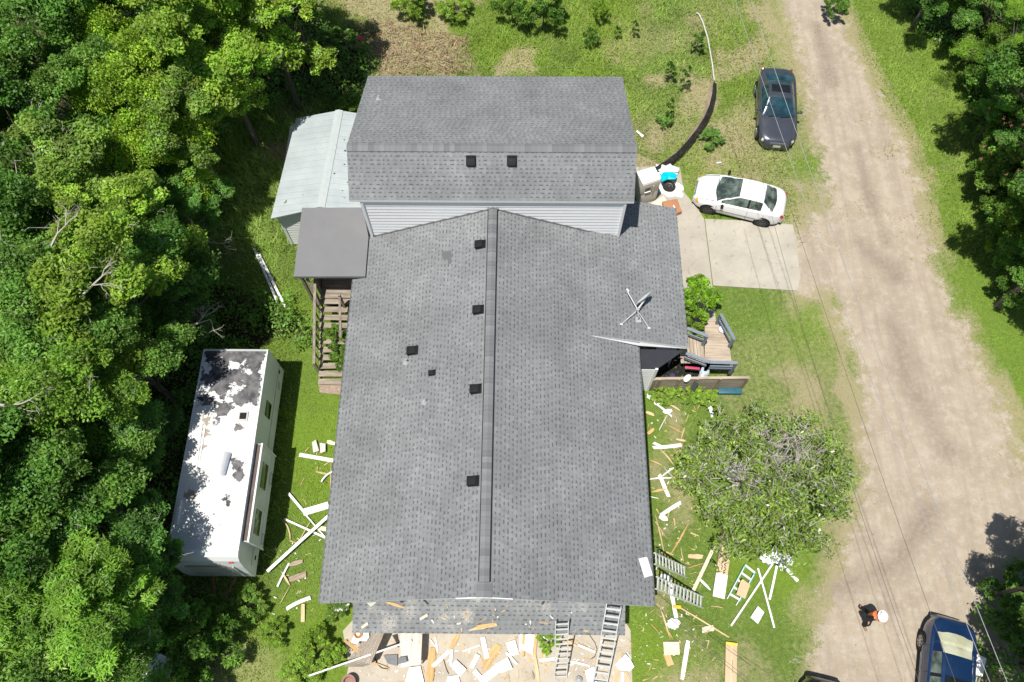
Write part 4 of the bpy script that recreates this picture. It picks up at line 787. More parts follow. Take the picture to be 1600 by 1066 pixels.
def plant(key, px, py, ht, r_, col, label, group=None, zc=.72, cat=None):
    me, me2, tw, H_, R_ = CROWNS[key]; p = U(px, py, ht*zc); shrub = key.startswith('bush')
    R = thing(NAMES[key], (p.x, p.y, 0), label, cat or ('shrub' if shrub else 'tree'), group, random.uniform(0, 6.28)); R.scale = (r_/R_, r_/R_, ht/H_)
    c = link('crown' if not shrub else 'foliage', me, R); c.color = (*col, 1)
    link('trunk' if not shrub else 'stem', me2, R)
    if tw: link('twigs', tw, R)['kind'] = 'stuff'
    return R
random.seed(21)
G1 = 'trees of the wood left of the camper and shed'
YEL = (1.6, 1.42, 1.0); BRT = (1.45, 1.25, .95); MID = (1.12, 1.06, 1.1); DRK = (.78, .84, .8); BLU = (.88, .95, 1.15); OLV = (1.2, 1.1, .8)
TL_ = [('oak', 30, 40, 10, 3.2, DRK, 'dark green tree in the top left corner of the wood'),
 ('vine', 185, 30, 8.5, 2.6, YEL, 'yellow green vine covered tree at the top of the wood, left of the tall maples'),
 ('maple', 315, 40, 10, 2.7, BRT, 'tall bright maple at the top of the wood, leaning toward the clearing'),
 ('maple2', 415, 25, 8, 2.3, BRT, 'bright leafy maple at the edge of the brown clearing behind the house'),
 ('maple', 375, 95, 7.5, 2.1, BRT, 'maple with hanging bright sprays nearest the back of the pale roofed shed'),
 ('maple2', 312, 178, 7.5, 2.0, MID, 'green maple between the yellow vine mounds and the shed'),
 ('vine', 250, 145, 8, 2.6, YEL, 'yellow green vine mound between the tall maples and the shed clearing'),
 ('oak2', 105, 130, 9, 2.5, MID, 'mid green tree left of the yellow vine mounds near the top'),
 ('vine', 235, 250, 6, 2.3, (1.7, 1.5, 1.0), 'lowest and yellowest vine mound, level with the shed roof'),
 ('oak2', 30, 215, 9, 2.8, DRK, 'dark tree on the left frame edge level with the raised house roof'),
 ('maple2', 110, 290, 8.5, 2.5, MID, 'green maple with pale dead twigs, left of the lowest vine mound'),
 ('feather', 315, 285, 4.2, 1.8, (.95, 1.05, 1.0), 'low grey green feathery tree bordering the grass beside the shed'),
 ('maple', 205, 350, 8, 2.4, BRT, 'bright maple in the middle of the wood, left of the charcoal canopy'),
 ('oak2', 35, 375, 9, 2.6, DRK, 'dark oak at the left frame edge level with the charcoal canopy'),
 ('maple2', 150, 450, 9.5, 2.6, OLV, 'olive tree with bare branches showing, up and left of the camper'),
 ('oak', 240, 420, 7.5, 2.3, DRK, 'dark spreading oak just up and left of the camper roof'),
 ('oak2', 320, 470, 4.5, 1.7, DRK, 'shaded tree between the camper and the fallen white post'),
 ('oak', 50, 500, 9, 2.7, MID, 'dense oak by the left frame edge, level with the north end of the camper'),
 ('oak2', 185, 550, 7.5, 2.1, MID, 'dark green tree standing hard against the camper, by its north corner'),
 ('oak', 110, 610, 8.5, 2.4, BRT, 'bright topped oak halfway down the wood, left of the camper'),
 ('vine', 25, 670, 7.5, 2.4, (1.05, 1.1, .7), 'green vine covered tree at the left frame edge beside the camper'),
 ('feather', 165, 690, 5.5, 2.0, BLU, 'blue green feathery tree reaching toward the middle of the camper'),
 ('oak2', 100, 760, 8, 2.4, MID, 'rounded green oak left of the south half of the camper'),
 ('oak', 20, 830, 9, 2.6, DRK, 'dark oak at the left frame edge level with the camper front'),
 ('oak2', 160, 850, 6.5, 2.0, BLU, 'blue green tree just left of the camper front end'),
 ('feather', 120, 965, 8, 2.4, (1.35, 1.3, .8), 'yellow green feathery tree in the lower left, above the white sheet'),
 ('oak', 200, 935, 5.5, 1.7, BLU, 'dark blue green tree below the camper front, right of the yellow feathery tree'),
 ('oak2', 25, 1010, 8, 2.4, MID, 'green tree in the bottom left corner'),
 ('oak', 160, 1075, 5.5, 1.6, MID, 'small bright tree overhanging the white sheet at the bottom edge'),
 ('oak', -90, 120, 10, 3.2, DRK, 'dark tree beyond the left frame edge, upper'), ('oak2', -90, 420, 10, 3.2, DRK, 'dark tree beyond the left frame edge, middle'), ('oak', -80, 760, 10, 3.2, DRK, 'dark tree beyond the left frame edge, lower'),
 ('maple', 250, -90, 10, 3.2, MID, 'maple beyond the top frame edge above the vine mounds'), ('oak', 90, -80, 10, 3.2, MID, 'oak beyond the top frame edge at the left'), ('oak2', 430, -70, 9, 2.4, DRK, 'oak beyond the top frame edge by the clearing')]
for a in TL_: a = list(a); a[1] -= 34 if (a[1] > 190 and 60 < a[2] < 520) else 0; plant(*a, group=G1)
G2 = 'trees along the right verge of the dirt road'
TR_ = [('oak2', 1545, 0, 4.5, 2.1, DRK, 'dark tree at the top right, behind the pine'), ('oak', 1455, -45, 5, 1.9, DRK, 'dark crown cut by the top edge, nearest the road'), ('pine', 1575, 55, 5.0, 2.0, (1.5, 1.3, .9), 'pale green pine in the top right corner'),
 ('oak2', 1615, 130, 4.8, 2.2, DRK, 'small leaved dark tree below the pine on the right edge'), ('maple2', 1570, 165, 3.6, 1.7, (.9, 1.05, 1.), 'glossy green tree leaning over the verge below the pine'),
 ('feather', 1622, 235, 4.4, 1.9, (.9, 1., 1.), 'feathery tree with pink blossoms on the right edge'), ('oak2', 1605, 320, 3.6, 1.6, OLV, 'olive tree on the right edge below the pink blossomed tree'), ('maple', 1620, 405, 3.5, 1.5, DRK, 'lowest tree of the upper right row'),
 ('oak', 1700, 100, 11, 3, DRK, 'tall tree beyond the right frame edge at the top'), ('oak2', 1720, 330, 10, 3, DRK, 'tall tree beyond the right frame edge, middle')]
for a in TR_: a = list(a); a[1] += 22; plant(*a, group=G2)
# blossoms on the silk tree
r = np.random.default_rng(5); pb = U(1610, 235, 3.7); C = np.array([[pb.x+r.normal()*.9, pb.y+r.normal()*.9, 3.9+r.normal()*.25] for _ in range(60)])
V, Fc, T, P = leaves(C, 12, np.full(60, .07), .06, 1., .3, None, 0, False, r); T[:] = (.55, .22, .17); sil = [o for o in bpy.data.objects if o.get('label') == 'feathery tree with pink blossoms on the right edge'][0]
bo = link('blossom', npmesh('blossom', V, Fc, LEAF, 4, T), sil); bo['kind'] = 'stuff'; bo.matrix_parent_inverse = (Matrix.Translation(sil.location) @ sil.rotation_euler.to_matrix().to_4x4() @ Matrix.Diagonal((*sil.scale, 1))).inverted()
# lower right tree, its crown mostly outside the frame, shading the road edge
plant('oak', 1790, 1030, 8.5, 2.6, DRK, 'broad tree beyond the lower right corner whose shade falls on the road', zc=.7)
plant('oak2', 1695, 900, 7.5, 1.7, DRK, 'dark tree cut by the right frame edge above the blue sedan')
plant('oak2', 1715, 1075, 4.5, 1.5, DRK, 'dark green tree at the lower right corner beside the blue sedan', zc=.6)
plant('bush', 1600, 985, 1.2, .9, DRK, 'low dark shrub on the road edge right of the blue sedan'); plant('bush2', 1592, 935, 1.3, 1.1, DRK, 'shaded shrub above the white cooler on the road edge')
# shrubs
SHR = [('bush2', 645, 3, 1.7, .9, BRT, 'bright shrub at the top edge beside the brush pile'), ('bush', 710, 10, 1.0, .9, BRT, 'low leafy shrub at the top edge left of the dark thicket'),
 ('bush', 800, 2, 2.2, 1.0, DRK, 'dark thicket at the top edge, left half'), ('bush2', 850, 8, 2.2, 1.2, DRK, 'dark thicket at the top edge, right half'),
 ('bush2', 938, 18, 1.2, .5, BRT, 'bright green weed clump right of the dark thicket'), ('bush', 923, 58, .9, .45, DRK, 'low dark weed clump behind the raised roof'),
 ('bushw', 965, 50, .9, .22, DRK, 'slim dark weed, left one of the pair behind the raised roof'), ('bushw', 993, 45, 1.1, .25, DRK, 'slim dark weed, right one of the pair behind the raised roof'),
 ('bushw', 1091, 66, 1.2, .45, DRK, 'dark weed standing by the top of the pale edging line'), ('bushw', 1048, 112, 1.3, .38, DRK, 'left of the two tall weeds above the black edging'),
 ('bushw', 1071, 122, 1.6, .33, DRK, 'right and darkest of the two tall weeds above the black edging'), ('bushw', 1046, 172, 1.5, .28, DRK, 'narrow conical weed between the raised roof and black edging'),
 ('bush2', 1040, 188, .6, .4, (1.2, 1.25, 1.5), 'pale spiky grass clump at the foot of the conical weed'), ('bush2', 1112, 215, .6, .55, (.9, 1., 1.1), 'grey green weed clump right of the black edging'),
 ('bush2', 1088, 468, 2.0, .95, (1.35, 1.35, .7), 'bright leafy shrub between the east wall and the entry deck'), ('bush', 1082, 495, 1.3, .6, BRT, 'low shrub under the bright leafy one by the entry deck'),
 ('bush', 530, 530, 1.3, .7, MID, 'leafy vine growing over the back stairs'), ('bush2', 537, 560, 1.2, .5, MID, 'lower clump of vine beside the back stairs'),
 ('bush', 1035, 615, .45, .5, BRT, 'weeds at the foot of the plank fence by the house corner'), ('bush', 1068, 612, .5, .6, BRT, 'weeds at the middle of the plank fence'), ('bush2', 1100, 618, .5, .55, BRT, 'weeds at the foot of the plank fence beside the hanging rings'),
 ('bush', 440, 645, .5, .22, (1.4, 1.3, .6), 'tiny bright sapling in the shade line east of the camper'), ('bush', 424, 565, .5, .2, (1.4, 1.3, .6), 'tiny sapling by the north corner of the camper'),
 ('bush2', 305, 975, 1.6, 1.1, DRK, 'shaded shrub just below the camper hitch'), ('bush', 385, 945, .9, .7, MID, 'mid green shrub right of the camper hitch'), ('bush', 430, 990, .7, .5, BRT, 'light green bush in the grass below the camper'),
 ('bush2', 318, 1040, 1.6, 1.1, DRK, 'large dark shrub near the bottom edge left of the pale grass'), ('bush', 470, 1050, .6, .7, BRT, 'broad yellow green bush at the bottom edge left of the patio'),
 ('bush', 498, 988, .6, .35, YEL, 'yellow bush by the patio corner'), ('bush', 500, 1020, 1.0, .8, BRT, 'leafy bush touching the left edge of the patio'), ('bush2', 300, 990, 2.5, 1.3, DRK, 'dark shrub between the white sheet and camper hitch'),
 ('bush', 857, 1003, .5, .42, YEL, 'bright weed growing through the patio beside the shorter ladder'), ('bush', 525, 955, .6, .4, MID, 'small weed clump at the porch roof corner'),

 ('bush2', 520, 70, 1.2, 1.0, DRK, 'shaded shrub at the left of the brush pile'), ('bush', 545, 165, .9, .6, MID, 'grass clump at the northwest corner of the raised roof'),
 ('bush', 1550, 110, 2.4, 1.3, DRK, 'dark bush on the verge at the foot of the pine'), ('bush', 1545, 195, 2.0, 1.2, DRK, 'leafy bush at the verge edge left of the glossy tree'), ('bush2', 1570, 295, 2.2, 1.2, MID, 'bush at the verge edge between the blossomed tree and the road'), ('bush', 1585, 440, 1.8, 1.1, DRK, 'lowest bush on the upper right verge'), ('bush2', 1522, 90, 2.0, 1.1, MID, 'bush at the verge edge nearest the road bend'), ('bush', 1580, 360, 1.8, 1.1, MID, 'bush at the verge edge above the lowest pair'), ('bush2', 1600, 200, 3.0, 1.6, DRK, 'tall bush filling the right edge under the blossoms'), ('bush', 1590, 280, 3.0, 1.6, MID, 'tall bush on the right edge between blossomed and olive trees'),
 ('bush', 1505, 30, 2.0, 1.3, DRK, 'dark bush filling the shade at the top right of the verge'), ('bush2', 1305, 12, 1.2, .7, DRK, 'dark weed at the top edge on the right side of the road'), ('bush', 1565, 255, 2.2, 1.3, MID, 'bush on the verge below the glossy tree'), ('bush', 1590, 385, 1.8, 1.2, OLV, 'olive bush at the right edge above the lower verge'), ('bush', 1578, 325, 1.8, 1.1, DRK, 'dark bush on the verge midway down the tree row')]
for k, px, py, ht, r_, col, lab in SHR: plant(k, px, py, ht, r_, col, lab, zc=.6)
# undergrowth of the wood
r = np.random.default_rng(44); n = 5200; x = r.uniform(-34, -5, n); y = r.uniform(-3, 38, n); f = np.maximum(sdist(x, y, FOREST), -9); k = (f > -.2) & (r.random(n) < .85); C1 = np.c_[x[k], y[k], np.zeros(k.sum())]
x = r.uniform(14, 34, 2600); y = r.uniform(-3, 38, 2600); k = np.maximum(sdist(x, y, FOREST2), sdist(x, y, FOREST3)) > -.1; C = np.r_[C1, np.c_[x[k], y[k], np.zeros(k.sum())]]; C[:, 2] = .25+.55*fbm(C[:, 0], C[:, 1], 3, 8)
V, Fc, T, P = leaves(C, 34, .35+.3*r.random(len(C)), .15, .8, .6, (.85, .95, .9), 0, False, r)
tag(link('undergrowth', npmesh('undergrowth', V, Fc, LEAF, 4, T)), 'tangled green undergrowth covering the floor of the wood', 'undergrowth', kind='stuff')
# magnolia-like tree with many bare grey twigs
def twigtree():
    r = np.random.default_rng(12); p = U(1195, 755, 1.9); R = thing('magnolia_tree', (p.x, p.y, 0), 'wide low tree with glossy leaves and many bare grey twigs beside the dirt road', 'tree')
    C = []
    tb = MB(); random.seed(5)
    for i in range(64):
        a = 2.4*i+random.uniform(-.3, .3); rr = 2.85*math.sqrt((i+.4)/64); e_ = Vector((rr*math.cos(a), rr*.93*math.sin(a), 2.9-.13*rr*rr+random.uniform(-.2, .2)))
        st = Vector((0, 0, random.uniform(.4, 1.3))); m = st.lerp(e_, .55)+Vector((random.uniform(-.2, .2), random.uniform(-.2, .2), .3)); tb.tube([st, m, e_], [.035, .022, .010], 5, cap=False)
        for k in range(11):
            t_ = random.uniform(.35, 1); b_ = m.lerp(e_, t_) if t_ > .3 else m; d = (e_-st).normalized()+Vector((random.uniform(-.9, .9), random.uniform(-.9, .9), random.uniform(.0, .8))); q = b_+d.normalized()*random.uniform(.35, .9); tb.tube([b_, (b_+q)/2+Vector((random.uniform(-.06, .06), random.uniform(-.06, .06), .03)), q], [.016, .012, .007], 4, cap=False); C.append((*q, k))
            for _ in range(3):
                w = b_.lerp(q, random.uniform(.3, 1)); q2 = w+Vector((random.uniform(-.35, .35), random.uniform(-.35, .35), random.uniform(0, .3))); tb.tube([w, q2], [.010, .006], 3, cap=False); C.append((*(q2-Vector((0, 0, .12))), k+1))
    o = tb.build('twigs', TWIG, R, local=True); o['kind'] = 'stuff'
    MB().tube([(0, 0, -.05), (.05, 0, .6), (0, 0, 1.4)], [.16, .13, .09], 10).build('trunk', BARK, R, local=True, smooth=True)
    C = np.array(C)[:, :3]; bare = np.exp(-((C[:, 0]-.7)**2+(C[:, 1]-.9)**2)/2.2); gap = np.exp(-((C[:, 0]+1.1)**2+(C[:, 1]-.1)**2)/.9); keep = r.random(len(C)) > np.maximum(.75*bare, .75*gap)+.2; C = C[keep]
    V, Fc, T, P = leaves(C, 12, np.full(len(C), .22), .15, .8, .45, (1.05, .90, .95), 0, True, r, .36)
    mt = leafmat('glossy_leaf', (1, 1, 1), .2, .32); c = link('crown', npmesh('magnolia_crown', V, Fc, mt, 4, T), R); return R
twigtree()
# dead branches poking out of the wood
def deadbranch(px, py, z, ang, L, label, seed):
    random.seed(seed); p = U(px, py, z); tb = MB()
    def br(a, d, l, rr, dep):
        b_ = a+d*l*.5+Vector((random.uniform(-.1, .1), random.uniform(-.1, .1), 0))*l; c = a+d*l+Vector((random.uniform(-.15, .15), random.uniform(-.15, .15), 0))*l; tb.tube([a, b_, c], [rr, rr*.75, rr*.4], 5, cap=False)
        if dep:
            for _ in range(3): e_ = b_ if random.random() < .4 else c; d2 = (d+Vector((random.uniform(-.9, .9), random.uniform(-.9, .9), random.uniform(-.3, .3)))).normalized(); br(e_, d2, l*.6, rr*.5, dep-1)
    br(p, Vector((math.cos(ang), math.sin(ang), .1)), L, .045, 3); tag(tb.build('dead_branch', M('pale_dead_wood', (.42, .38, .33), .85), origin=p, smooth=True), label, 'branch')
deadbranch(290, 510, 3.4, .35, 1.0, 'bare grey forked branch sticking out of the trees above the camper', 4)
deadbranch(-5, 632, 8.2, -.1, .9, 'thick pale dead branch at the left frame edge', 9)
deadbranch(285, 365, 2.4, -.5, 1.2, 'pale bare branch lying at the edge of the wood left of the canopy', 14)
deadbranch(80, 385, 8.4, 1.3, .8, 'pale dead branch standing up among the trees on the left', 17)
deadbranch(125, 465, 8.6, .9, .9, 'thin bare branches showing through the olive tree', 19)
# brush pile: stuff nobody could count
r = np.random.default_rng(3); n = 5200; x = r.uniform(-9, 0, n); y = r.uniform(22.5, 31, n); k = sdist(x, y, BRUSH)+fbm(x, y, 1.5, 3)*1.2-.6 > 0; x, y = x[k], y[k]; n = len(x); a = r.uniform(0, 6.28, n); L = r.uniform(.1, .55, n); z = r.uniform(.02, .28, n)*fbm(x, y, 1.2, 4)*2
b0 = np.stack([x, y, z], -1); b1 = b0+np.stack([np.cos(a)*L, np.sin(a)*L, r.uniform(-.05, .15, n)], -1); w = np.stack([-np.sin(a), np.cos(a), 0*a], -1)*(.008+.012*r.random(n))[:, None]; up_ = np.array([0, 0, .012])
V = np.stack([b0-w, b0+w, b1+w*.4, b1-w*.4+up_], 1).reshape(-1, 3); tt = (np.array([.38, .26, .17])*(.4+.9*r.random(n))[:, None]); 
tag(link('dry_brush', npmesh('dry_brush', V, np.arange(4*n).reshape(-1, 4), leafmat('dry_stalks', (1, 1, 1), .1, .9), 4, np.repeat(tt, 4, 0))), 'heap of dry tan stalks and twigs behind the house', 'brush', kind='stuff')
# ================================================================ THINGS IN THE YARD
random.seed(31)
WB = M('white_board', (.78, .78, .76), .5, var=.06, scale=9, bump=.1, dirt=((.5, .47, .42), .25)); WS = M('white_sheet', (.78, .78, .77), .45, var=.05, scale=2, bump=.05, dirt=((.5, .46, .4), .3))
TAN = streak('fresh_pine', (.50, .36, .19), (.70, .55, .34), axis=0, sc=16); ORG_ = streak('orange_plywood', (.48, .29, .12), (.66, .45, .22), axis=0, sc=12); PALE = streak('pale_pine', (.62, .55, .40), (.74, .68, .54), axis=0, sc=14)
BRN = streak('old_brown_wood', (.26, .19, .14), (.45, .35, .27), axis=0, sc=12); CARD = M('cardboard', (.56, .42, .26), .85, var=.07, scale=3, bump=.15); SHG = M('black_shingle_scrap', (.045, .045, .047), .9, fine=150); DKW = M('charred_board', (.10, .095, .09), .8)
ZC = [.02]
def board(x1, y1, x2, y2, w, mat, label, name='board', z=None, th=.02, bend=0., taper=0., group=None, cat=None, z2=None):
    ZC[0] = .03+(ZC[0]+.0041) % .06; z = ZC[0]+.035 if z is None else z
    a, b = U(x1, y1, z), U(x2, y2, z if z2 is None else z2); d = b-a; L = d.length; rz = math.atan2(d.y, d.x); n = 7; mb = MB(); tl = random.uniform(-.015, .015)
    ring = []
    for i in range(n):
        t_ = i/(n-1); x = -L/2+L*t_; yo = bend*L*(1-(2*t_-1)**2); ww = w/2*(1-taper*abs(2*t_-1)**1.5)*(1 if taper == 0 else random.uniform(.85, 1.1)); zo = .03*math.sin(t_*3+w*9)*(L > .6)
        jx = random.uniform(-.03, .03)*(taper > 0 and i in (0, n-1)); ring.append([(x+jx, yo-ww, zo-th/2-tl), (x-jx, yo+ww, zo-th/2+tl), (x-jx, yo+ww, zo+th/2+tl), (x+jx, yo-ww, zo+th/2-tl)])
    k = [p for r_ in ring for p in r_]; Fc = [(i*4+j, i*4+(j+1) % 4, i*4+4+(j+1) % 4, i*4+4+j) for i in range(n-1) for j in range(4)]+[(3, 2, 1, 0), tuple(4*(n-1)+j for j in range(4))]
    mb.add(k, [f[::-1] for f in Fc]); o = mb.build(name, mat, local=True); o.location = (a+b)/2; o.rotation_euler = (0, -math.asin(max(-1, min(1, d.z/L))), rz)
    return tag(o, label, cat or name.split('_')[-1], group)
def sheet(poly, mat, label, name='panel', z=.07, th=.012, curl=.05, cat=None, zs=None):
    ZC[0] = .02+(ZC[0]+.0053) % .07; P = [U(x, y, (z+ZC[0]) if zs is None else zs[i]) for i, (x, y) in enumerate(poly)]; c = sum(P, Vector())/len(P); n = len(P); mb = MB(); top = []
    for i, p in enumerate(P): top.append(p+Vector((0, 0, random.uniform(0, curl))))
    mid = [(top[i]+top[(i+1) % n])/2-Vector((0, 0, .0)) for i in range(n)]; ring = [q for i in range(n) for q in (top[i], mid[i])]; m = len(ring); cc = c+Vector((0, 0, curl*.5))
    up = [q+Vector((0, 0, th)) for q in ring]; mb.add(ring+up+[cc, cc+Vector((0, 0, th))], [(i, (i+1) % m, m+(i+1) % m, m+i) for i in range(m)]+[(m+i, m+(i+1) % m, 2*m+1) for i in range(m)]+[((i+1) % m, i, 2*m) for i in range(m)])
    return tag(mb.build(name, mat, origin=c), label, cat or name)
# --- west side
Wd_ = 'west grass'
board(468, 711, 523, 720, .16, WB, 'white trim board just below the pale stones, poking out from the west eave'); board(502, 753, 521, 736, .07, WB, 'short curved white trim piece by the west eave', bend=.08)
board(517.5, 722, 516, 792, .035, TAN, 'thin tan lath lying parallel to the west eave', taper=.3); board(493, 737, 516, 742, .08, TAN, 'split tan piece near the thin lath west of the eave', taper=.7); board(511, 690, 524, 694, .16, PALE, 'pale wood end by the stones at the west eave', taper=.2)
board(474, 801, 513, 789, .26, WB, 'widest white board on the west grass, running under the eave'); board(451, 771, 480, 806, .10, WB, 'white board crossing the end of the widest white board'); board(479, 806, 510, 842, .05, WB, 'thin white strip continuing below the widest white board')
board(418, 893, 513, 806, .11, WB, 'longest white board slanting across the west grass', z=.2, z2=.35); board(444, 811, 510, 841, .07, WB, 'long thin white strip under the longest slanting white board'); board(441, 812, 453, 846, .06, TAN, 'curved tan strip in the grass near the camper shadow', bend=.12, taper=.6)
board(487, 812, 466, 848, .035, TAN, 'thin tan lath crossing under the longest white board', taper=.3); board(494, 824, 513, 828, .17, PALE, 'yellowish board end under the west eave', taper=.1); board(452, 880, 433, 917, .06, WB, 'short thin white strip beside brown scraps on the west grass')
board(452, 883, 473, 877, .17, BRN, 'brown scrap above the broader brown plank on the west grass', taper=.5); board(452, 906, 478, 897, .24, BRN, 'broad brown plank scrap on the west grass', taper=.2); board(440, 893, 453, 915, .08, TAN, 'splintered tan wedge next to the brown scraps', taper=.8); board(453, 917, 437, 945, .03, TAN, 'thin tan sliver below the brown scraps', taper=.5)
board(448, 952, 485, 934, .13, WB, 'white trim board left of the southwest roof corner', bend=.04); board(474, 944, 473, 972, .13, TAN, 'short tan block below the white trim board near the southwest corner', th=.05); board(466, 1030, 478, 1017, .09, BRN, 'grey brown stick in the bushes left of the patio')
STN = M('pale_stone', (.60, .55, .50), .8, var=.15, scale=7, dirt=((.35, .2, .28), .5))
sheet([(488, 692), (494, 688), (499, 705), (490, 708)], STN, 'left one of two pale flat stones by the west eave', 'stone', th=.06, curl=.01); sheet([(500, 693), (509, 694), (509, 706), (501, 709)], STN, 'right one of two pale flat stones by the west eave', 'stone', th=.06, curl=.01)
sheet([(519, 948), (531, 943), (547, 944), (543, 954), (535, 959), (524, 955)], WS, 'crumpled white plastic by the southwest porch corner', 'plastic_sheet', curl=.2); board(512, 964, 530, 949, .06, TAN, 'tan splinter leaning against the crumpled white plastic', taper=.6)
# fallen white posts
GP = M('galvanised_white', (.68, .70, .70), .5, .1, var=.12, scale=5)
T = thing('post', U(421, 433, .1), 'pair of long white metal posts lying in the grass west of the canopy', 'post')
for (x1, y1, x2, y2) in ((397.5, 389, 434, 473), (405, 398, 446, 480)): MB().beam(U(x1, y1, .16), U(x2, y2, .16), .10, .08).build('post_length', GP, T)
MB().box(U(423, 436, .2), (.24, .05, .03), .4).build('tie', STEEL, T)
sheet([(212, 1075), (222, 1050), (243, 1018), (260, 1026), (277, 1036), (268, 1052), (258, 1075)], WS, 'large white metal sheet under the trees at the bottom left', zs=[.5, .5, .62, .6, .5, .5, .45], curl=.02)
# --- patio
board(483, 1056, 643, 1001, .06, WB, 'long white pole lying across the patio edge and the ribbed mat', name='pole', z=.75, z2=.95, th=.06, cat='pole')
def ribbed(): 
    t = NT('ribbed_mat'); uv = t.N('ShaderNodeUVMap'); uv.uv_map = 'UVMap'; w = t.N('ShaderNodeTexWave'); w.inputs['Scale'].default_value = 5.; w.inputs['Distortion'].default_value = 6; w.inputs['Detail'].default_value = 4; w.inputs['Detail Scale'].default_value = 2.; t.link(uv.outputs[0], w.inputs[0]); c = t.mix(w.outputs[1] if len(w.outputs) > 1 else w.outputs[0], (.30, .25, .20), (.56, .49, .41)); t.bump(w.outputs[1], .8, .03); return t.fin(c, .9, 0, .2)
def curved(L_, R2, mat, label, name, cat, per):
    # surface between a left and a right edge polyline, with thickness; each point (px,py,z)
    n = len(L_); A = [U(*p) for p in L_]; B = [U(*p) for p in R2]; mb = MB(); uv = {}
    for i in range(n):
        for k in range(7):
            f = k/6; p = A[i].lerp(B[i], f)+Vector((0, 0, .07*math.sin(math.pi*f))); mb.v.append(p)
    m = len(mb.v); mb.v += [v-Vector((0, 0, .035)) for v in mb.v[:m]]; uvs = {tuple(round(c, 4) for c in v): ((i % 7)/6*per, (i % m)//7*.25) for i, v in enumerate(mb.v)}
    for i in range(n-1):
        for k in range(6): q = [i*7+k, i*7+k+1, i*7+k+8, i*7+k+7]; mb.f += [q[::-1], [x+m for x in q]]; mb.mi += [0, 0]
    for i in range(n-1):
        for k in (0, 6): q = [i*7+k, i*7+k+7, i*7+k+7+m, i*7+k+m]; mb.f.append(q); mb.mi.append(0)
    for i in (0, n-1):
        for k in range(6): q = [i*7+k, i*7+k+1, i*7+k+1+m, i*7+k+m]; mb.f.append(q); mb.mi.append(0)
    return tag(mb.build(name, mat, origin=A[0], uvf=lambda v: uvs[tuple(round(c, 4) for c in v)]), label, cat)
curved([(575, 985, .9), (566, 1002, .85), (556, 1016, .6), (545, 1030, .3), (538, 1042, .08)], [(602, 985, 1.05), (596, 1000, 1.05), (588, 1018, 1.0), (579, 1038, .9), (566, 1042, .5)], ribbed(), 'curled grey brown ribbed mat standing at the left side of the patio', 'mat', 'mat', 1.2)
TB = thing('trestle_table', U(645, 1015, 0), 'scuffed pink and white work table standing on the patio at the porch edge', 'table')
tc = [U(626, 984, .85), U(660, 984, .85), U(657.5, 1038, .85), U(622, 1044, .85)]
MB().slab(tc, .04).build('table_top', streak('scuffed_table_top', (.52, .38, .31), (.76, .68, .62), axis=1, sc=7, rough=.7), TB)
for p in tc: q = p.lerp(sum(tc, Vector())/4, .12); MB().box((q.x, q.y, .41), (.05, .05, .8)).build('leg', WB, TB)
sheet([(549, 1004), (555, 988), (576, 985), (577, 996), (572, 1002), (562, 1002), (557, 1007)], WS, 'torn white sheet under the round orange pot beside the ribbed mat', z=1.0)
p = U(560, 991, 1.15); tag(MB().lathe(p-Vector((0, 0, .1)), [(.10, 0), (.14, .10), (.15, .13), (.12, .13), (.10, .08), (.01, .07)], 22).build('pot', M('terracotta', (.40, .19, .08), .8, var=.2), origin=p, smooth=True), 'round orange brown pot on the torn white sheet at the porch corner', 'pot')
board(537, 1000, 586, 1036, .15, ORG_, 'orange splintered board lying over the ribbed mat', z=.95, z2=.3, taper=.5); board(586, 1036, 607, 1044, .04, TAN, 'thin tan sliver at the end of the orange splintered board', taper=.5)
sheet([(599, 1024), (621, 1023), (621, 1041), (606, 1037)], M('grey_scrap', (.18, .19, .2), .8), 'larger grey shingle scrap on the patio left of the work table', 'shingle_scrap', cat='shingle'); sheet([(622, 1028), (634, 1026), (636, 1035), (622, 1038)], M('grey_scrap', (.18, .19, .2), .8), 'smaller grey shingle scrap at the foot of the work table', 'shingle_scrap', cat='shingle', z=.95)
sheet([(613, 993), (620, 991), (622, 1000), (626, 1007), (625, 1012), (620, 1011), (619, 1004)], SHG, 'bent black shingle strip between the ribbed mat and the work table', 'shingle_scrap', cat='shingle')
sheet([(630, 1075), (640, 1043), (657, 1041), (665, 1075)], WS, 'white panel at the bottom edge directly below the work table'); board(671, 1066, 676, 1012, .28, ORG_, 'wide orange plank right of the work table, running off the bottom edge', taper=.1); board(672, 1060, 677, 1046, .14, DKW, 'dark board end under the wide orange plank')
board(756, 1044, 780, 1008, .34, ORG_, 'widest orange plywood piece in the middle of the patio', taper=.25); board(704, 1014, 717, 989, .2, ORG_, 'orange splintered wedge just below the porch edge', taper=.6); board(719, 1011, 725, 1007, .1, TAN, 'small tan chip right of the orange wedge', taper=.4)
sheet([(704, 1041), (713, 1031), (729, 1046), (719, 1058)], WS, 'square white panel lying diagonally in the middle left of the patio'); sheet([(696, 1072), (700, 1057), (716, 1055), (721, 1072)], WS, 'white panel at the bottom edge below the diagonal square panel')
sheet([(791, 1004), (805, 1000), (811, 1022), (797, 1026)], WS, 'upright rectangular white panel right of the wide orange plywood'); sheet([(774, 1038), (793, 1027), (801, 1045), (782, 1052)], WS, 'white panel just below the upright rectangular one'); board(751, 1065, 779, 1044, .26, WS, 'broad white strip leading down left from the panels'); board(741, 1048, 756, 1066, .16, WS, 'white strip forming a V with the broad white strip')
board(754, 996, 761, 1029, .17, WB, 'white board standing above the wide orange plywood'); board(747, 1023, 736, 1044, .16, WB, 'white board between the square panel and the orange plywood'); board(723, 1018, 750, 1008, .05, WB, 'thin white stick in the upper middle of the patio'); board(676, 1042, 702, 1017, .13, WB, 'white board slanting right of the wide orange plank')
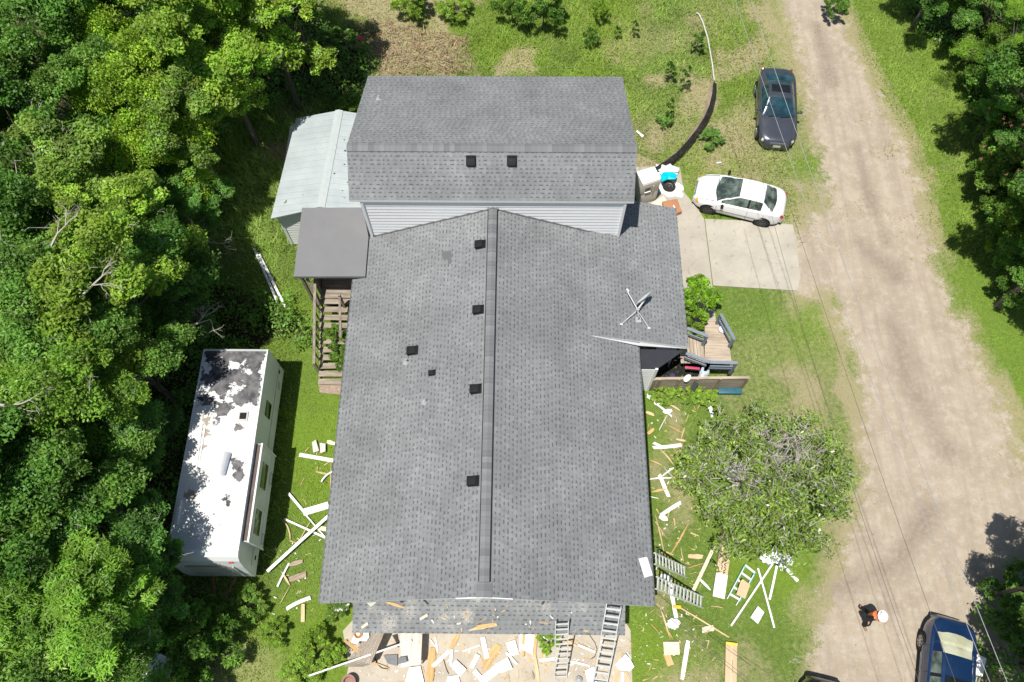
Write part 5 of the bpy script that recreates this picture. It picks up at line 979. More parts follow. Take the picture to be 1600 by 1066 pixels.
board(706, 1015, 704, 1040, .1, WB, 'short white board above the diagonal square panel'); board(680, 995, 684, 1020, .08, WB, 'white sliver near the porch edge right of the work table', taper=.4); board(791, 1020, 808, 1038, .08, WB, 'thin white strip crossing between the two right hand panels'); board(672, 999, 683, 1014, .05, WB, 'thin white splinter touching the wide orange plank top', taper=.5)
sheet([(811, 1014), (813, 985), (836, 985), (832, 1023), (822, 1018)], WS, 'tall white panel sticking out under the porch edge by the orange strips'); board(818.5, 984, 817, 1027, .1, ORG_, 'orange strip lying on the tall white panel', z=.16); board(838, 984, 835, 1025, .10, ORG_, 'upper of two long orange strips left of the shorter ladder'); board(835, 1022, 842, 1068, .12, TAN, 'lower tan strip running off the bottom edge left of the shorter ladder', taper=.3)
board(850, 1011, 850, 1040, .1, TAN, 'tan stick below the weed clump on the patio', taper=.3); board(845, 992, 857, 1001, .05, WB, 'thin white stick above the weed clump on the patio'); board(843, 1032, 870, 1029, .1, WB, 'white strip passing under the shorter ladder'); board(832, 1050, 834, 1062, .06, BRN, 'brown sliver low on the patio', taper=.6)
board(890, 1033, 922, 1041, .08, WB, 'long white strip between the two porch ladders', taper=.2); board(903, 1008, 930, 1019, .08, WB, 'white strip above the long one between the two porch ladders'); sheet([(914, 1048), (928, 1041), (935, 1072), (920, 1074)], WS, 'white panel left of the longer ladder at the bottom edge'); board(872, 995, 903, 1010, .1, TAN, 'tan splinter right of the shorter ladder', taper=.7); board(889, 1040, 905, 1030, .06, WB, 'short white splinter between the porch ladders', taper=.4)
sheet([(961, 1038), (977, 1022), (985, 1031), (991, 1042), (984, 1049), (967, 1047)], WS, 'six sided white panel at the patio corner right of the longer ladder'); board(973, 1050, 972, 1075, .1, WB, 'white strip below the six sided panel'); board(963, 1066, 970, 1016, .12, TAN, 'tan board edge between the longer ladder and the six sided panel', taper=.3); board(977, 1050, 984, 1064, .12, TAN, 'tan board beneath the right side of the six sided panel', taper=.2); board(980, 1019, 986, 1030, .05, WB, 'thin white stick above the six sided panel')
mb = MB(); mb.tube([U(x, y, .06) for x, y in ((921, 992), (930, 1005), (933, 1015), (930, 1025), (924, 1030))], .012, 6); tag(mb.build('cable', BLK, origin=U(925, 1010, 0)), 'thin dark cable curling on the patio between the porch ladders', 'cable')
mb = MB(); mb.tube([U(x, y, .06) for x, y in ((694, 1020), (693, 1030), (697, 1044), (701, 1053))], .014, 6); tag(mb.build('cable', BLK, origin=U(695, 1040, 0)), 'dark cord lying left of the diagonal square panel', 'cable')
mb = MB(); mb.tube([U(x, y, .06) for x, y in ((586, 1028), (590, 1038), (597, 1044), (606, 1045))], .016, 6); tag(mb.build('cable', BLK, origin=U(590, 1040, 0)), 'dark cord curling at the lower end of the ribbed mat', 'cable')
p = U(545, 1066, .3); tag(MB().lathe(p-Vector((0, 0, .3)), [(.2, 0), (.24, .35), (.25, .38), (.18, .38), (.16, .25), (.01, .2)], 20).build('pot', M('brown_pot', (.28, .15, .12), .7), origin=p, smooth=True), 'brown plant pot at the bottom edge left of the patio', 'pot')
p = U(904, 1063, .1); tag(MB().lathe(p-Vector((0, 0, .1)), [(.12, 0), (.13, .16), (.06, .2), (.05, .22)], 18).build('jug', M('grey_jug', (.35, .37, .35), .5), origin=p, smooth=True), 'grey round jug on the patio between the two porch ladders at the bottom edge', 'jug')
# --- on the porch roof
PZ = lambda px, py: onroof(px, py, lambda x, y: pz(y))
def roofboard(x1, y1, x2, y2, w, mat, label, **k): a, b = PZ(x1, y1), PZ(x2, y2); return board(x1, y1, x2, y2, w, mat, label, z=a.z+.03, z2=b.z+.03, **k)
roofboard(733, 985, 776, 975, .13, TAN, 'largest splintered tan scrap on the lower edge of the porch roof', taper=.75); roofboard(745, 980, 776, 976, .12, ORG_, 'orange core piece of the splintered scrap on the porch roof', taper=.2); roofboard(656, 968, 668, 961, .08, PALE, 'small pale stick on the left half of the porch roof'); roofboard(565, 981, 575, 974, .09, PALE, 'pale stub near the left end of the porch roof')
roofboard(603, 941, 633, 950, .09, ORG_, 'orange splinter near the top of the porch roof', taper=.7); roofboard(911, 986, 920, 986, .06, TAN, 'tiny tan chip at the porch roof edge between the ladders', taper=.4); roofboard(690, 965, 697, 968, .04, TAN, 'tiny tan chip in the middle of the porch roof'); roofboard(714, 975, 720, 974, .05, PALE, 'tiny pale chip left of the largest splintered scrap')
roofboard(846, 945, 851, 939, .08, SHG, 'black shard near the top of the porch roof right of the ridge', taper=.8); roofboard(661, 936, 669, 944, .05, SHG, 'black shard near the top of the porch roof left of the ridge'); roofboard(625, 938, 630, 941, .12, SHG, 'black triangular shard at the top left of the porch roof', taper=.8)
a = [PZ(573, 942), PZ(589, 941), PZ(580, 949)]; tag(MB().slab([v+Vector((0, 0, .04)) for v in a], .02).build('tile', M('greenish_scrap', (.42, .43, .36), .8), origin=a[0]), 'greenish triangular scrap at the top left of the porch roof', 'scrap')
a = [U(997.5, 873, 3.2), U(1011, 870, 3.1), U(1020, 899, 3.1), U(1007, 903, 3.2)]; a = [Vector((*onroof(px, py, lambda x, y: mainz(min(x, 4.6))+.04)[:2], 0)) for px, py in ((997.5, 873), (1011, 870), (1020, 899), (1007, 903))]; tag(MB().slab([Vector((v.x, v.y, mainz(v.x)+.05)) for v in a], .012).build('panel', WS, origin=a[0]), 'white panel lying on the east eave of the long roof', 'panel')
# --- east side
for a in [(1011, 618, 1022, 624, .22, WB, 'rounded white scrap just below the weeds at the house corner', .3), (1022, 627, 1030, 632, .2, WB, 'crumpled white scrap right of the rounded one below the house corner', .5), (1027, 633, 1050, 651, .08, WB, 'thin white stick slanting down from the crumpled white scrap', .1), (1037, 645, 1050, 641, .2, WB, 'jagged white piece over the thin slanting stick', .5), (1042, 649, 1030, 672, .035, WB, 'very thin white stick pointing down from the jagged piece', .2),
          (1020, 700, 1065, 695, .15, WB, 'long white board lying level east of the long wall', .1), (1021, 692, 1034, 698, .1, WB, 'short white board against the left end of the level one', .1), (1015, 749, 1049, 747, .05, WB, 'level thin white strip in the white cross', .2), (1030, 742, 1045, 776, .15, WB, 'thick steep white board in the white cross', .1), (1035, 744, 1053, 731, .06, WB, 'upper thin white strip in the white cross', .2), (1037, 730, 1053, 747, .03, WB, 'finest white sliver near the white cross', .3),
          (1032, 806, 1064, 785, .15, WB, 'white board slanting up right below the white cross', .1), (1030, 807, 1043, 812, .2, WB, 'white blob shaped scrap at the foot of the slanting board', .5), (1015, 776, 1029, 779, .03, WB, 'fine white sliver at the eave shadow', .3), (1106, 627, 1113, 647, .16, WB, 'white board above the low twiggy tree', .1), (1112, 648, 1116, 664, .12, WB, 'second white board half hidden by the low twiggy tree', .2),
          (1082, 925, 1117, 852, .12, PALE, 'long pale board left of the long carton', 0), (1044, 898, 1057, 966, .15, WB, 'white board running under the lower east ladder', .1), (1032, 899, 1043, 902, .16, WB, 'white board end between the east ladders', .1), (1091, 903, 1110, 922, .1, WB, 'broken white strip left of the long carton end', .6),
          (1024, 805, 1038, 866, .05, TAN, 'thin tan lath near the east wall beside the pale board', .3), (1076, 817, 1047, 868, .06, ORG_, 'orange lath crossing the grass above the upper east ladder', .4), (1064, 856, 1068, 877, .04, TAN, 'short tan stick above the upper east ladder', .3), (1075, 869, 1098, 870, .18, TAN, 'row of tan scraps between the upper ladder and the pale board', .3), (1074, 888, 1100, 880, .05, ORG_, 'orange sliver right of the upper east ladder', .4),
          (1023, 815, 1042, 842, .03, TAN, 'fine tan sliver beside the eave', .3), (1031, 702, 1053, 727, .07, TAN, 'tan splinter slanting below the long level white board', .6), (1042, 664, 1068, 677, .08, ORG_, 'orange splinter under the thin white stick', .7), (1064, 687, 1070, 668, .06, TAN, 'upright tan splinter at the left side of the low twiggy tree', .5), (1009, 644, 1022, 649, .12, TAN, 'tan scrap against the eave shadow below the house corner', .4), (1019, 769, 1042, 764, .09, ORG_, 'orange scrap at the foot of the white cross', .6),
          (1046, 632, 1063, 642, .06, TAN, 'tan curl right of the jagged white piece', .6), (1012, 678, 1022, 670, .14, ORG_, 'orange chip at the eave shadow above the long level board', .5), (1056, 686, 1072, 689, .08, TAN, 'tan strip above the right end of the long level board', .5), (1016, 719, 1034, 727, .05, ORG_, 'orange sliver below the long level board', .5), (1053, 748, 1062, 737, .12, ORG_, 'orange chip at the left edge of the low twiggy tree', .5),
          (1063, 950, 1139, 996, .05, TAN, 'long thin yellowish lath below the lower east ladder', .2), (1104, 823, 1108, 800, .1, TAN, 'tan scrap half under the low twiggy tree', .3), (1097, 985, 1115, 981, .2, PALE, 'pale block on the grass below the yellowish lath', .1), (1102, 990, 1114, 978, .05, TAN, 'tan stick over the pale block', .2), (1030, 945, 1047, 999, .06, TAN, 'splintered tan lath below the southeast roof corner', .7), (1038, 980, 1052, 1000, .07, ORG_, 'orange splinter above the plywood square', .6), (1041, 1020, 1048, 1040, .24, ORG_, 'orange board sticking out below the plywood square', 0),
          (1110, 947, 1130, 950, .03, TAN, 'fine tan sliver right of the lower east ladder', .4), (1012, 960, 1026, 950, .03, TAN, 'tan sliver below the roof corner', .4), (1017, 975, 1030, 990, .03, ORG_, 'orange sliver near the patio corner', .5)]:
    board(*a[:7], taper=a[7], bend=random.uniform(-.03, .03) if a[7] else 0)
sheet([(1036, 1003), (1061, 1003), (1062, 1023), (1038, 1024)], PALE, 'pale plywood square on the grass right of the patio', 'plywood', curl=.02)
for a in [(1142, 978, 1210, 877, .07, 'longest white pole slanting down left from the crumpled plastic'), (1184, 888, 1210, 981, .06, 'thin white pole crossing the longest one'), (1202, 937, 1214, 884, .08, 'short white pole pointing straight down from the crumpled plastic'), (1221, 882, 1247, 908, .12, 'stubby white board right of the crumpled plastic'), (1219, 874, 1221, 892, .07, 'shortest white stub under the crumpled plastic'), (1263, 822, 1295, 806, .05, 'white stick lying on the right side of the low twiggy tree')]:
    board(*a[:5], WB, a[5], name='pole', z=(1.9 if a[0] == 1263 else None), cat='pole')
sheet([(1184, 947), (1194, 957), (1184, 975), (1172, 965)], WS, 'white rectangular panel below the crossing white poles', curl=.02)
def crumple(px, py, z, r_, label, seed, col=None, name='plastic_sheet', flat=.4):
    random.seed(seed); p = U(px, py, z); bm = bmesh.new(); bmesh.ops.create_icosphere(bm, subdivisions=3, radius=1); ns = [Vector((random.uniform(-1, 1), random.uniform(-1, 1), random.uniform(-1, 1)))*4 for _ in range(7)]
    for v in bm.verts:
        d = v.co.normalized(); k = 1+.16*sum(math.sin(d.dot(n_)*2.+i*1.7) for i, n_ in enumerate(ns))/1.6+random.uniform(-.10, .10); v.co = Vector((d.x*r_*k*1.1, d.y*r_*k*.9, d.z*r_*k*flat))
    me = bpy.data.meshes.new(name); bm.to_mesh(me); bm.free(); me.materials.append(col or M('crumpled_plastic', (.72, .74, .78), .35, var=.15, scale=12, bump=.3)); return tag(link(name, me, None, p), label, name.split('_')[0] if name != 'plastic_sheet' else 'plastic')
crumple(1222, 869, .9, .38, 'crumpled white plastic at the lower edge of the low twiggy tree', 1); crumple(1199, 872, .7, .2, 'small white plastic wad left of the crumpled white plastic', 2); crumple(1160, 809, .8, .27, 'bluish white plastic wad beside the long carton under the low twiggy tree', 3); crumple(1155, 772, .9, .42, 'pale insulation heap at the top of the long carton', 4, M('insulation', (.66, .60, .54), .9, var=.2, scale=14, bump=.6), 'insulation')
crumple(1147, 738, .8, .33, 'white plastic showing through the middle of the low twiggy tree', 5); crumple(1208, 759, 1.6, .22, 'white plastic caught in the twigs right of the insulation heap', 6); crumple(1273, 828, 1.6, .16, 'white scrap caught beside the white stick on the twiggy tree', 7); crumple(1128, 706, .6, .15, 'small white scrap at the upper left of the low twiggy tree', 8); crumple(1238, 775, .6, .18, 'pale scrap deep in the right half of the low twiggy tree', 9)
crumple(1052, 975, .15, .2, 'white rubble left of the thin service wires below the east ladders', 12); 
for i, (px, py) in enumerate(((1075, 1008), (1073, 1025), (1070, 1042), (1068, 1058))): pass
board(1075, 1001, 1066, 1062, .18, M('broken_foam', (.70, .68, .64), .9, var=.3, scale=16, bump=.5), 'broken white foam strip on the grass right of the plywood square', taper=.25)
# cartons
def textmesh(txt, size, mat, parent, loc, rz, name='lettering'):
    cu = bpy.data.curves.new(name, 'FONT'); cu.body = txt; cu.size = size; cu.extrude = .001; cu.align_x = 'CENTER'; cu.align_y = 'CENTER'; cu.offset = .004*size/.2
    o = bpy.data.objects.new('tmp', cu); COL.objects.link(o); bpy.context.view_layer.update(); me = bpy.data.meshes.new_from_object(o.evaluated_get(bpy.context.evaluated_depsgraph_get())); bpy.data.objects.remove(o)
    me.materials.clear(); me.materials.append(mat); q = link(name, me, parent, loc); q.rotation_euler.z = rz; return q
INK = M('black_ink', (.03, .025, .02), .7, bump=0)
def carton(x1, y1, x2, y2, w, h, label, words, endw=None, endlab=None):
    a, b = U(x1, y1, h), U(x2, y2, h); d = b-a; L = d.length; rz = math.atan2(d.y, d.x); c = (a+b)/2; R = thing('carton', (c.x, c.y, 0), label, 'carton', rz=rz)
    MB().box((0, 0, h/2+.02), (L, w, h)).build('box', CARD, R, local=True, bev=.008); MB().box((0, 0, h+.024), (L*.995, .05, .004)).build('tape', M('packing_tape', (.60, .48, .32), .3), R, local=True)
    for (t_, s_, x) in words: textmesh(t_, s_, INK, R, (x, 0.02, h+.023), 0)
    if endw: MB().box(((L-endw)/2*(1 if endlab[0] == 'b' else -1), 0, h+.032), (endw, w*1.02, .012)).build('end_flap' if endlab[1] == WS else 'label', endlab[1], R, local=True)
    return R
carton(1146, 772, 1122.5, 934, .42, .16, 'long brown carton with black lettering lying out from under the low twiggy tree', [('MAXON', .22, .75), ('20', .12, .1)], .85, ('b', WS))
carton(1143, 1004, 1141, 1110, .40, .16, 'brown carton with a yellow end label running off the bottom edge', [('100', .2, .55), ('VINYL SIDING', .07, -.3)], .1, ('a', M('yellow_label', (.75, .52, .06), .6)))
# step ladder with carton
LD = thing('stepladder', U(1158, 915, 0), 'green and white stepladder lying folded on the grass below the low twiggy tree', 'stepladder')
GRN = M('green_fibreglass', (.03, .32, .22), .5); z = .14
MB().beam(U(1165, 882, z), U(1139, 931, z), .07, .06).build('side_rail', GRN, LD); MB().beam(U(1180, 894, z), U(1155, 940, z), .07, .06).build('side_rail', GRN, LD)
MB().beam(U(1163, 886, z+.09), U(1136, 936, z+.05), .03, .04).build('back_rail', LGREY, LD); MB().beam(U(1178, 898, z+.09), U(1150, 946, z+.05), .03, .04).build('back_rail', LGREY, LD)
for t_ in (.03, .27, .5, .73, .95): a, b = U(1165, 882, z).lerp(U(1139, 931, z), t_), U(1180, 894, z).lerp(U(1155, 940, z), t_); MB().beam(a+Vector((0, 0, .02)), b+Vector((0, 0, .02)), .08, .03).build('step', LGREY, LD)
sheet([(1157, 908), (1160, 905), (1172, 914), (1164, 936), (1150, 929)], CARD, 'tan cardboard flap lying on the green stepladder', 'cardboard', z=.3, curl=.03)
p = U(1059, 947, .1); tag(MB().beam(U(1052, 948, .12), U(1064, 949, .12), .12, .07).build('level', M('yellow_tool', (.75, .48, .03), .5), origin=p, bev=.01), 'yellow tool on the grass just below the lower east ladder', 'tool')
# ladders
def ladder(foot, top, hw, n, label, wide=.035, name='ladder', side=None):
    foot, top = Vector(foot), Vector(top); R = thing(name, foot, label, 'ladder', 'extension ladders leaning on the house'); d = (top-foot).normalized(); s_ = Vector(side) if side else d.cross(Vector((0, 0, 1))).normalized(); s_ = (s_-d*s_.dot(d)).normalized(); up = s_.cross(d)
    for k in (-1, 1): MB().beam(foot+s_*hw*k, top+s_*hw*k, .03, .075, up=up).build('side_rail', STEEL if wide < .05 else ALU, R)
    for i in range(n): p = foot.lerp(top, (i+.55)/n); MB().beam(p-s_*hw, p+s_*hw, wide, .03, up=up).build('rung', ALU, R)
    return R
fA = U(876, 1061, .0); tA = U(878, 972, 3.15); ladder(fA, (tA.x, tA.y, 3.15), .21, 12, 'shorter aluminium ladder leaning on the porch roof edge, left of the longer one', .05)
tB = U(959, 947, 3.6); fB = U(930, 1108, 0); ladder(fB, tB, .235, 15, 'longer aluminium ladder reaching over the porch roof, right of the shorter one', .06)
def eladder(y1, y2, fx1, fy1, fx2, fy2, n, label):
    f = (U(fx1, fy1, .05)+U(fx2, fy2, .05))/2; hw = (U(fx1, fy1, .05)-U(fx2, fy2, .05)).length/2; t0 = Vector((4.62, 0, 2.95)); a = U(1021.6, y1, 3.0); b = U(1021.6, y2, 3.0); t0.y = (a.y+b.y)/2
    return ladder((f.x, f.y, .05), t0, hw*.92, n, label, .085)
eladder(862, 883, 1073, 886, 1071, 903, 10, 'upper and shorter ladder leaning on the east eave'); eladder(899, 922, 1098, 932, 1098, 951, 13, 'lower and longer ladder leaning on the east eave near the roof corner')
# --- north-east corner: appliance, tyre, bags, suitcase, edging
FR = thing('refrigerator', U(1014, 300, 0), 'old beige refrigerator with a door dispenser standing outdoors at the raised house corner', 'refrigerator')
BEI = M('beige_enamel', (.50, .475, .41), .4, var=.07, scale=3, dirt=((.3, .26, .2), .3)); tp = [U(994.5, 269.2, 1.6), U(1004.8, 288.9, 1.6), U(1032.5, 280, 1.6), U(1022.6, 260.8, 1.6)]
MB().slab(tp, 1.55).build('cabinet', BEI, FR, bev=.012); MB().slab([p+Vector((0, 0, .02)) for p in tp], .012).build('top', WHITE, FR)
u_ = (tp[2]-tp[1]).normalized(); nrm = Vector((u_.y, -u_.x, 0)); Wf = (tp[2]-tp[1]).length
R3 = Matrix((u_, nrm, Vector((0, 0, 1)))).transposed()
for (cx_, cz_, w_, h_) in ((.5, 1.2, 1, .74), (.5, .42, 1, .76)): MB().box(tp[1]+u_*Wf*cx_+nrm*.02+Vector((0, 0, cz_-1.6)), (Wf*w_, .035, h_), M_=R3).build('door', BEI, FR, bev=.008)
MB().box(tp[1]+u_*Wf*.33+nrm*.045+Vector((0, 0, -.45)), (.24, .012, .26), M_=R3).build('dispenser', M('dispenser_dark', (.10, .09, .08), .6), FR); MB().box(tp[1]+u_*Wf*.33+nrm*.06+Vector((0, 0, -.60)), (.28, .05, .03), M_=R3).build('dispenser_tray', WHITE, FR); MB().box(tp[1]+u_*Wf*.62+nrm*.07+Vector((0, 0, -.5)), (.035, .05, .5), M_=R3).build('handle', BEI, FR)
p = U(1046, 289.5, .2); TY = thing('tyre', (p.x, p.y, 0), 'black tyre on its wheel lying flat on the walk by the refrigerator', 'tyre')
MB().lathe((p.x, p.y, .02), [(.20, 0), (.28, .03), (.30, .10), (.27, .17), (.17, .18), (.17, .10)], 30).build('tread', RUB, TY, smooth=True); MB().lathe((p.x, p.y, .06), [(.17, 0), (.17, .09), (.12, .05), (.05, .05), (.045, .09), (.01, .09)], 20).build('wheel', M('dirty_rim', (.16, .14, .125), .5, .4), TY, smooth=True)
crumple(1040, 268, .2, .42, 'heap of white plastic bags behind the tyre', 21, flat=.5); crumple(1028, 275, .2, .2, 'grey white bag wedged beside the refrigerator', 22); crumple(1048, 295, .04, .45, 'white plastic spread under the tyre', 23, WS, flat=.1)
sheet([(1031, 277), (1037, 270), (1050, 270), (1058, 274), (1055, 283), (1043, 281), (1033, 287)], M('turquoise_tarp', (.0, .50, .62), .4, var=.12, scale=8), 'turquoise plastic bag lying over the white bags', 'bag', z=.38, curl=.16)
SC = thing('suitcase', U(1050, 322, 0), 'rust brown suitcase lying flat on the walk at the roof corner', 'suitcase'); sp = [U(1034.5, 314.5, .28), U(1058, 310.5, .28), U(1066, 330, .28), U(1043, 338, .28)]
MB().slab(sp, .26).build('shell', M('rust_vinyl', (.42, .20, .10), .6, var=.1), SC, bev=.03); c = sum(sp, Vector())/4; MB().box(c+Vector((.08, 0, .012)), (.04, .16, .02), .3).build('handle', WHITE, SC)
sheet([(1017, 318), (1037, 306), (1046, 322), (1030, 326)], PALE, 'pale board lying between the refrigerator and the suitcase', 'board', z=.04, curl=.01)
EG = thing('landscape_edging', U(1060, 235, 0), 'curved black plastic edging holding back the raised grass behind the refrigerator', 'edging')
cv = [(990, 291), (1006, 275), (1022, 264), (1040, 252), (1058, 239), (1074, 222), (1090, 202), (1102, 183), (1110, 165), (1115, 145), (1116, 128)]
pts = [U(x, y, .42) for x, y in cv]; f_ = []; out = MB(); n = len(pts)
for i in range(n-1):
    a, b = pts[i], pts[i+1]; d = (b-a).normalized(); o_ = Vector((d.y, -d.x, 0)); a2, b2 = a+o_*.10+Vector((0, 0, -.42)), b+o_*.10+Vector((0, 0, -.42)); s_ = .10+.02*math.sin(i*2.3)
    am, bm2 = a+o_*.15+Vector((0, 0, -.12)), b+o_*.15+Vector((0, 0, -.12)); out.quad(a, b, bm2, am); out.quad(am, bm2, b2+o_*.12, a2+o_*.12); out.quad(a-o_*.03, b-o_*.03, b, a)
    out.quad(a-o_*.03-Vector((0, 0, .4)), b-o_*.03-Vector((0, 0, .4)), b-o_*.03, a-o_*.03)
out.build('liner', M('black_liner', (.022, .021, .02), .45, var=.5, scale=7, bump=.6, dirt=((.2, .17, .13), .25)), EG)
mb = MB()
for i in range(n-1):
    a, b = pts[i], pts[i+1]; d = (b-a).normalized(); o_ = Vector((d.y, -d.x, 0)); mb.quad(a-o_*.05-Vector((0, 0, .04)), a-o_*(.16+.1*math.sin(i*1.9)**2)-Vector((0, 0, .42)), b-o_*(.16+.1*math.sin((i+1)*1.9)**2)-Vector((0, 0, .42)), b-o_*.05-Vector((0, 0, .04)))
mb.build('soil_bank', M('bare_soil', (.40, .32, .23), .95, var=.3, scale=8, bump=.5), EG)
mb = MB(); mb.tube([U(x, y, .12) for x, y in ((1116, 126), (1113, 100), (1106, 60), (1098, 34), (1092, 22), (1088, 20))], .035, 8); tag(mb.build('pipe', M('dull_white_pipe', (.55, .54, .5), .6), origin=U(1105, 60, 0), smooth=True), 'thin pale pipe continuing the line of the black edging to the top', 'pipe')
p = U(1000, 210, .1); tag(MB().tube([U(995, 205, .12), U(1005, 214, .1)], [.05, .07], 10).build('bottle', WHITE, origin=p, smooth=True), 'pale plastic bottle in the grass beside the raised roof edge', 'bottle')
p = U(1123, 254, .1); tag(MB().tube([U(1119, 255, .06), U(1127, 254, .06)], [.05, .04], 8).build('can', LGREY, origin=p, smooth=True), 'small grey can in the grass above the white sedan', 'can')
p = U(570, 60, .3); RD = MB().beam(U(537, 77, .3), U(560, 60, .7), .1, .04); tag(RD.build('board', M('blue_grey_board', (.25, .3, .34), .6), origin=p), 'pale blue grey board in deep shade left of the brush pile', 'board'); tag(MB().beam(U(550, 58, .4), U(580, 50, .5), .08, .08).build('log', BARK, origin=p), 'dark stick crossing the brush pile in the shade', 'log'); p = U(563, 60, .75); tag(MB().lathe(p-Vector((0, 0, .1)), [(.12, 0), (.15, .12), (.05, .15)], 14).build('bucket', M('red_plastic', (.5, .05, .04), .5), origin=p, smooth=True), 'small red bucket in the shade left of the brush pile', 'bucket')
# white cooler beside the blue sedan
p = U(1528, 1038, .9); CO = thing('cooler', (p.x, p.y, 0), 'white cooler on a small folding stand beside the blue sedan', 'cooler', rz=-.45)
MB().box((0, 0, .62), (.46, .62, .42)).build('body', WHITE, CO, local=True, bev=.04); MB().box((0, 0, .85), (.5, .66, .06)).build('lid', WHITE, CO, local=True, bev=.03)
for x in (-.2, .2):
    for y in (-.32, .26): MB().box((x, y, .21), (.03, .03, .42)).build('leg', LGREY, CO, local=True)
MB().box((-.02, -.48, .45), (.4, .18, .02)).build('shelf', M('blue_cloth', (.05, .08, .16), .8), CO, local=True); MB().tube([(-.16, -.36, .7), (-.16, -.56, .68), (.16, -.56, .68), (.16, -.36, .7)], .014, 6).build('handle', LGREY, CO, local=True)
p = U(1593, 902, .7); tag(MB().box(p, (.7, .32, .3), .2).build('mailbox', M('grey_box', (.22, .24, .25), .5), origin=p, bev=.03), 'grey box in the shade at the right edge above the blue sedan', 'box')
# overhead wires
WIR = M('bare_wire', (.40, .40, .39), .5, .3, bump=0); WIRD = M('dark_wire', (.10, .09, .08), .6, bump=0)
def wire(x1, y1, x2, y2, z1, z2, r_, mat, label, sag=.6, ext=1.18):
    a, b = U(x1, y1, z1), U(x2, y2, z2); d = b-a; a2, b2 = a-d*(ext-1), b+d*(ext-1); pts = [a2.lerp(b2, t_)-Vector((0, 0, sag*(4*t_*(1-t_)-.35))) for t_ in np.linspace(0, 1, 24)]
    tag(MB().tube(pts, r_, 6).build('overhead_wire', mat, origin=a, smooth=True), label, 'wire', 'overhead wires along the dirt road')
wire(1150, 0, 1549, 1066, 8.6, 8.6, .008, WIR, 'left one of the two bright overhead wires, over the grey coupe bonnet'); wire(1175, 0, 1576, 1066, 8.9, 8.9, .009, WIR, 'right one of the two bright overhead wires, ending right of the blue sedan')
wire(1130, -10, 1495, 1066, 6.8, 6.8, .0065, WIRD, 'dark overhead wire that passes over the blue sedan'); wire(1215, 366, 1438, 1066, 6.2, 6.2, .0065, WIRD, 'leftmost dark overhead wire, passing just right of the person')
wire(1024, 947, 1196, 1090, 3.0, 4.2, .009, WIRD, 'service wire running from the southeast roof corner to the bottom edge', sag=.1, ext=1.0); wire(1026, 945, 1230, 1110, 3.0, 4.5, .006, WIRD, 'thinner service wire beside the first one at the southeast roof corner', sag=.12, ext=1.0)
# tiny litter
r = np.random.default_rng(9); pts = []
for (x0, x1_, y0, y1_, n, z) in ((545, 985, 992, 1066, 330, .05), (1012, 1095, 625, 960, 170, .05), (985, 1120, 955, 1064, 70, .05), (425, 520, 690, 960, 60, .05)):
    for _ in range(n): pts.append((U(r.uniform(x0, x1_), r.uniform(y0, y1_), z), r.random()))
for _ in range(28): px, py = r.normal(790, 60), r.uniform(945, 987); pts.append((PZ(px, py)+Vector((0, 0, .02)), r.random()))
V = []; Tn = []
for p, q in pts:
    a = r.uniform(0, 6.28); L_ = r.uniform(.02, .14) if q > .3 else r.uniform(.1, .35); w = r.uniform(.008, .03); d = Vector((math.cos(a), math.sin(a), 0)); s_ = Vector((-d.y, d.x, 0)); z = Vector((0, 0, r.uniform(0, .03)))
    V += [p-d*L_/2-s_*w, p+d*L_/2-s_*w*.5, p+d*L_/2+s_*w*.5+z, p-d*L_/2+s_*w+z]; cc = (.74, .73, .7) if q > .62 else ((.62, .45, .25) if q > .3 else (.55, .38, .2)); Tn += [cc]*4
tag(link('wood_chips', npmesh('wood_chips', np.array([tuple(v) for v in V]), np.arange(len(V)).reshape(-1, 4), leafmat('chip', (1, 1, 1), .0, .8), 4, np.array(Tn))), 'small splinters and white chips scattered over the patio, porch roof and grass', 'debris', kind='stuff')
# ================================================================ PERSON
pb = U(1347, 966, 0); PR = thing('person', (pb.x, pb.y, 0), 'person in a white hard hat and orange vest walking across the dirt road', 'person', rz=rad(25))
SKIN = M('skin', (.45, .27, .19), .5, var=.06, bump=.05); BLKC = M('black_cloth', (.014, .014, .016), .85, var=.3, scale=20, bump=.3); ORV = M('orange_vest', (.72, .16, .05), .7, var=.12, scale=9, bump=.3)
J = dict(pel=(0, 0, .95), ch=(0, -.03, 1.25), nk=(0, -.05, 1.47), hd=(0, -.08, 1.6), ht=(0, -.06, 1.72), sl=(-.19, -.03, 1.40), sr=(.19, -.03, 1.40), el=(-.27, .06, 1.14), er=(.28, -.10, 1.13), wl=(-.26, -.10, .95), wr=(.25, -.30, 1.02), hl=(-.1, 0, .92), hr=(.1, 0, .92), kl=(-.12, -.20, .52), kr=(.11, .08, .50), al=(-.12, -.22, .09), ar=(.11, .36, .14), tl=(-.13, -.42, .04), tr=(.12, .22, .04))
rr = dict(pel=.13, ch=.13, nk=.055, hd=.085, ht=.07, sl=.06, sr=.06, el=.042, er=.042, wl=.028, wr=.028, hl=.09, hr=.09, kl=.058, kr=.058, al=.036, ar=.036, tl=.03, tr=.03)
ed = [('pel', 'ch'), ('ch', 'nk'), ('nk', 'hd'), ('hd', 'ht'), ('ch', 'sl'), ('ch', 'sr'), ('sl', 'el'), ('sr', 'er'), ('el', 'wl'), ('er', 'wr'), ('pel', 'hl'), ('pel', 'hr'), ('hl', 'kl'), ('hr', 'kr'), ('kl', 'al'), ('kr', 'ar'), ('al', 'tl'), ('ar', 'tr')]
